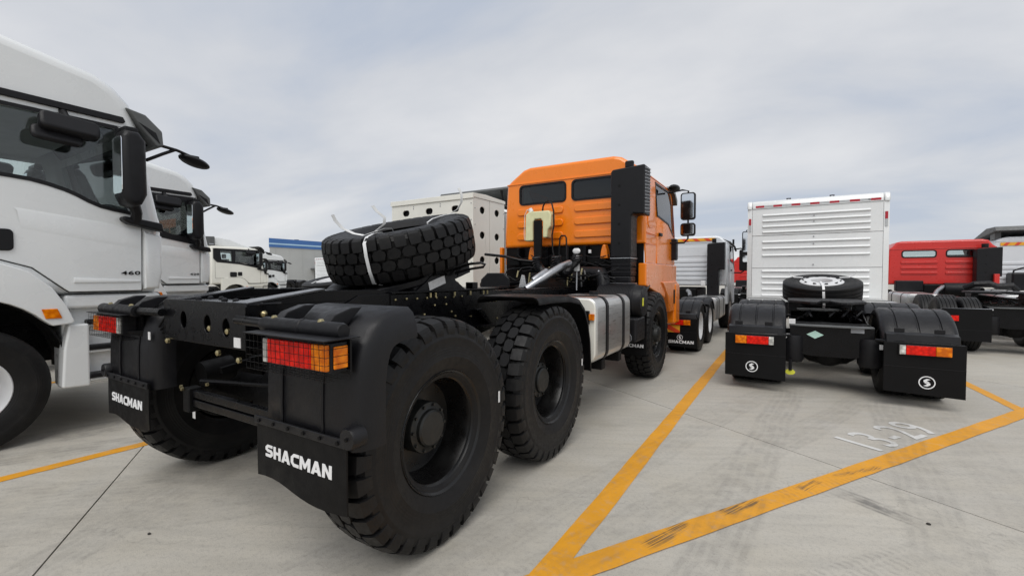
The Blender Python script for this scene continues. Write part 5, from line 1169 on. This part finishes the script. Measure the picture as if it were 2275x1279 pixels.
# ------------------------------------------------------------------ red tractor on the right
def red_truck(loc, label, scale=1., rows=(1.83, 1.68, 1.53)):
    t = T('tractor_truck', label, 'truck', loc, (0, 0, 0), scale=scale)
    chassis(t, [0, 1.35], 5.4, zt=.98, kind='b', style=None, yend=6.2, guards=False)
    cab_, wl_, pf_ = rear_wall_cab(t, 'red', 4.7, 6.6, 1.15, 1.10, 1.20, 2.24, 2.44, [(-.82, -.10, 1.98, 2.16), (.12, .86, 1.98, 2.16)], rows, ((-.85, -.06), (.10, .95)), hr=.95, glassm='glassclear', ribw=.07, wt=.0)
    snorkel(t, .62, 1.0, 1.10, 4.30, 4.62, 1.15, 1.45, 2.2, vents=False)
    t.part('intake_top', MB().cyl((.82, 4.5, 2.2), (.82, 4.5, 2.30), .07, 14), 'plastic')
    t.part('red_bracket', MB().box(.92, 1.02, 4.18, 4.28, 1.15, 1.50), 'red', bev=.01)
    t.part('red_bracket', MB().box(-1.1, -.72, 4.3, 4.5, .78, 1.0), 'red', bev=.02)
    t.part('engine_cover', MB().box(-1.0, -.4, 4.4, 4.65, 1.02, 1.32), 'plastic', bev=.03)
    t.part('exhaust_pipe', MB().tube([(-.40, 3.4, .92), (-.3, 3.6, 1.05), (-.15, 3.8, 1.16), (0, 3.95, 1.18)], .05, 12), 'steel')
    t.part('air_filter', MB().lathe([(0, -.1), (.16, -.1), (.17, -.08), (.17, .55), (0, .56)], (0, 3.9, 1.10), 'x', 24), 'plastic')
    t.part('rear_mudguard', MB().tube([(.15, 3.3, 1.15), (.3, 3.2, 1.25), (.55, 3.2, 1.27), (.7, 3.2, 1.2), (.95, 3.2, 1.22), (1.05, 3.25, 1.1)], .07, 8), 'plastic')
    mirror_set(t, -1.32, 6.1, 1.75, 2.15, .2, -1, False)
    t.part('seat_back', MB().box(.30, .8, 5.6, 5.75, 1.5, 2.06), 'interior', bev=.05)
    t.part('red_reflector', MB().box(-1.05, -.92, -.76, -.75, .62, .72), 'lensred', bev=.004)
    t.part('rear_lamp_bar', MB().tube([(-1.15, -.70, .83), (-.42, -.55, .83)], .02, 8), 'steel')
    return t
red_truck((3.68, 12.15, 0), 'red-cabbed tractor truck with two rear windows, right of the louvred cabinet')
red_truck((-.95, 18.2, 0), 'red truck mostly hidden behind the white louvred cabinet, left edge showing', .95)
# cream tank on its flank is seen in the gap
# ------------------------------------------------------------------ white cab at the right edge
t = T('tractor_truck', 'white truck with dark roof deflector at the right edge of the picture', 'truck', (6.85, 16.6, 0), (0, 0, 0))
chassis(t, [0, 1.35], 5.4, zt=.98, kind='b', style=None, yend=6.2, guards=False)
cab_, wl_, pf_ = rear_wall_cab(t, 'silverwhite', 3.6, 5.6, 1.2, 1.16, 1.2, 2.56, 2.68, [], (1.85, 1.7, 1.55, 1.4), ((-1.05, 1.0),), hr=1.0, ribw=.09)
t.part('reflective_band', MB().box(-1.05, 1.0, 3.582, 3.587, 2.40, 2.50), 'tapeyel', wl_)
for k in range(8):
    x = -1.0+.25*k; t.part('tape_stripe', MB().plate([(x+.08, 2.50), (x+.17, 2.50), (x+.09, 2.40), (x, 2.40)], 'y', 3.577, 3.5815), 'taporg', wl_)
t.part('roof_deflector', MB().plate([(3.4, 2.86), (3.5, 3.0), (4.2, 3.0), (5.4, 2.72), (5.4, 2.66), (4.0, 2.80)], 'x', -1.22, 1.22), 'greyfairing', bev=.02)
t.part('deflector_strut', MB().box(-1.15, -1.0, 3.7, 4.1, 2.6, 2.85), 'greyfairing', bev=.02)
t.part('engine_cover', MB().box(-.95, -.3, 3.0, 3.5, 1.0, 1.55), 'plastic', bev=.06)
t.part('hose', MB().tube([(-.9, 3.2, 1.4), (-.85, 3.2, 1.62), (-.6, 3.2, 1.72), (-.3, 3.2, 1.68)], .025, 8), 'plastic')

# ------------------------------------------------------------------ far trucks and warehouse
def copy_tree(o, parent=None):
    c = o.copy(); COL.objects.link(c); c.parent = parent
    for ch in list(o.children): copy_tree(ch, c)
    return c
fb = copy_tree(BT.root); fb.location = (-35.6, 21.8, 0); fb['label'] = 'distant white louvred cabinet truck seen left of the spare tyre, before the warehouse'
ry = red_truck((-40.5, 26, 0), 'distant red truck partly hidden behind the spare tyre, by the warehouse', .9)
t = T('warehouse', 'long grey warehouse with a blue band along its top, far behind the white trucks', 'warehouse', (-90, 78, 0), (-90, 78, 0))
fp = [(-90, 52.8), (-90, 104), (-130, 104), (-130, 77.5)]
wb = t.part('wall', MB().plate(fp, 'z', 0, 9.0), 'wallgrey')
t.part('blue_band', MB().plate(inset(fp, -.12), 'z', 8.15, 9.1), 'wallblue', wb)
t.part('light_stripe', MB().plate(inset(fp, -.15), 'z', 7.86, 8.14), 'walllight', wb)
t.part('blue_band', MB().plate(inset(fp, -.12), 'z', 7.3, 7.85), 'wallblue', wb)
for y in range(54, 104, 3): t.part('wall_seam', MB().box(-90, -89.96, y, y+.12, 0, 7.25), 'wallgrey', wb)
t.part('canopy', MB().box(-90, -86, 62, 84, 2.7, 3.1), 'greyfairing', wb)
for y in range(63, 84, 7): t.part('doorway', MB().box(-90.1, -89.9, y, y+5, 0, 2.6), 'dark', wb)
t.part('roof_vent', MB().cyl((-95, 62, 9.0), (-95, 62, 9.6), .5, 12), 'greyfairing', wb)
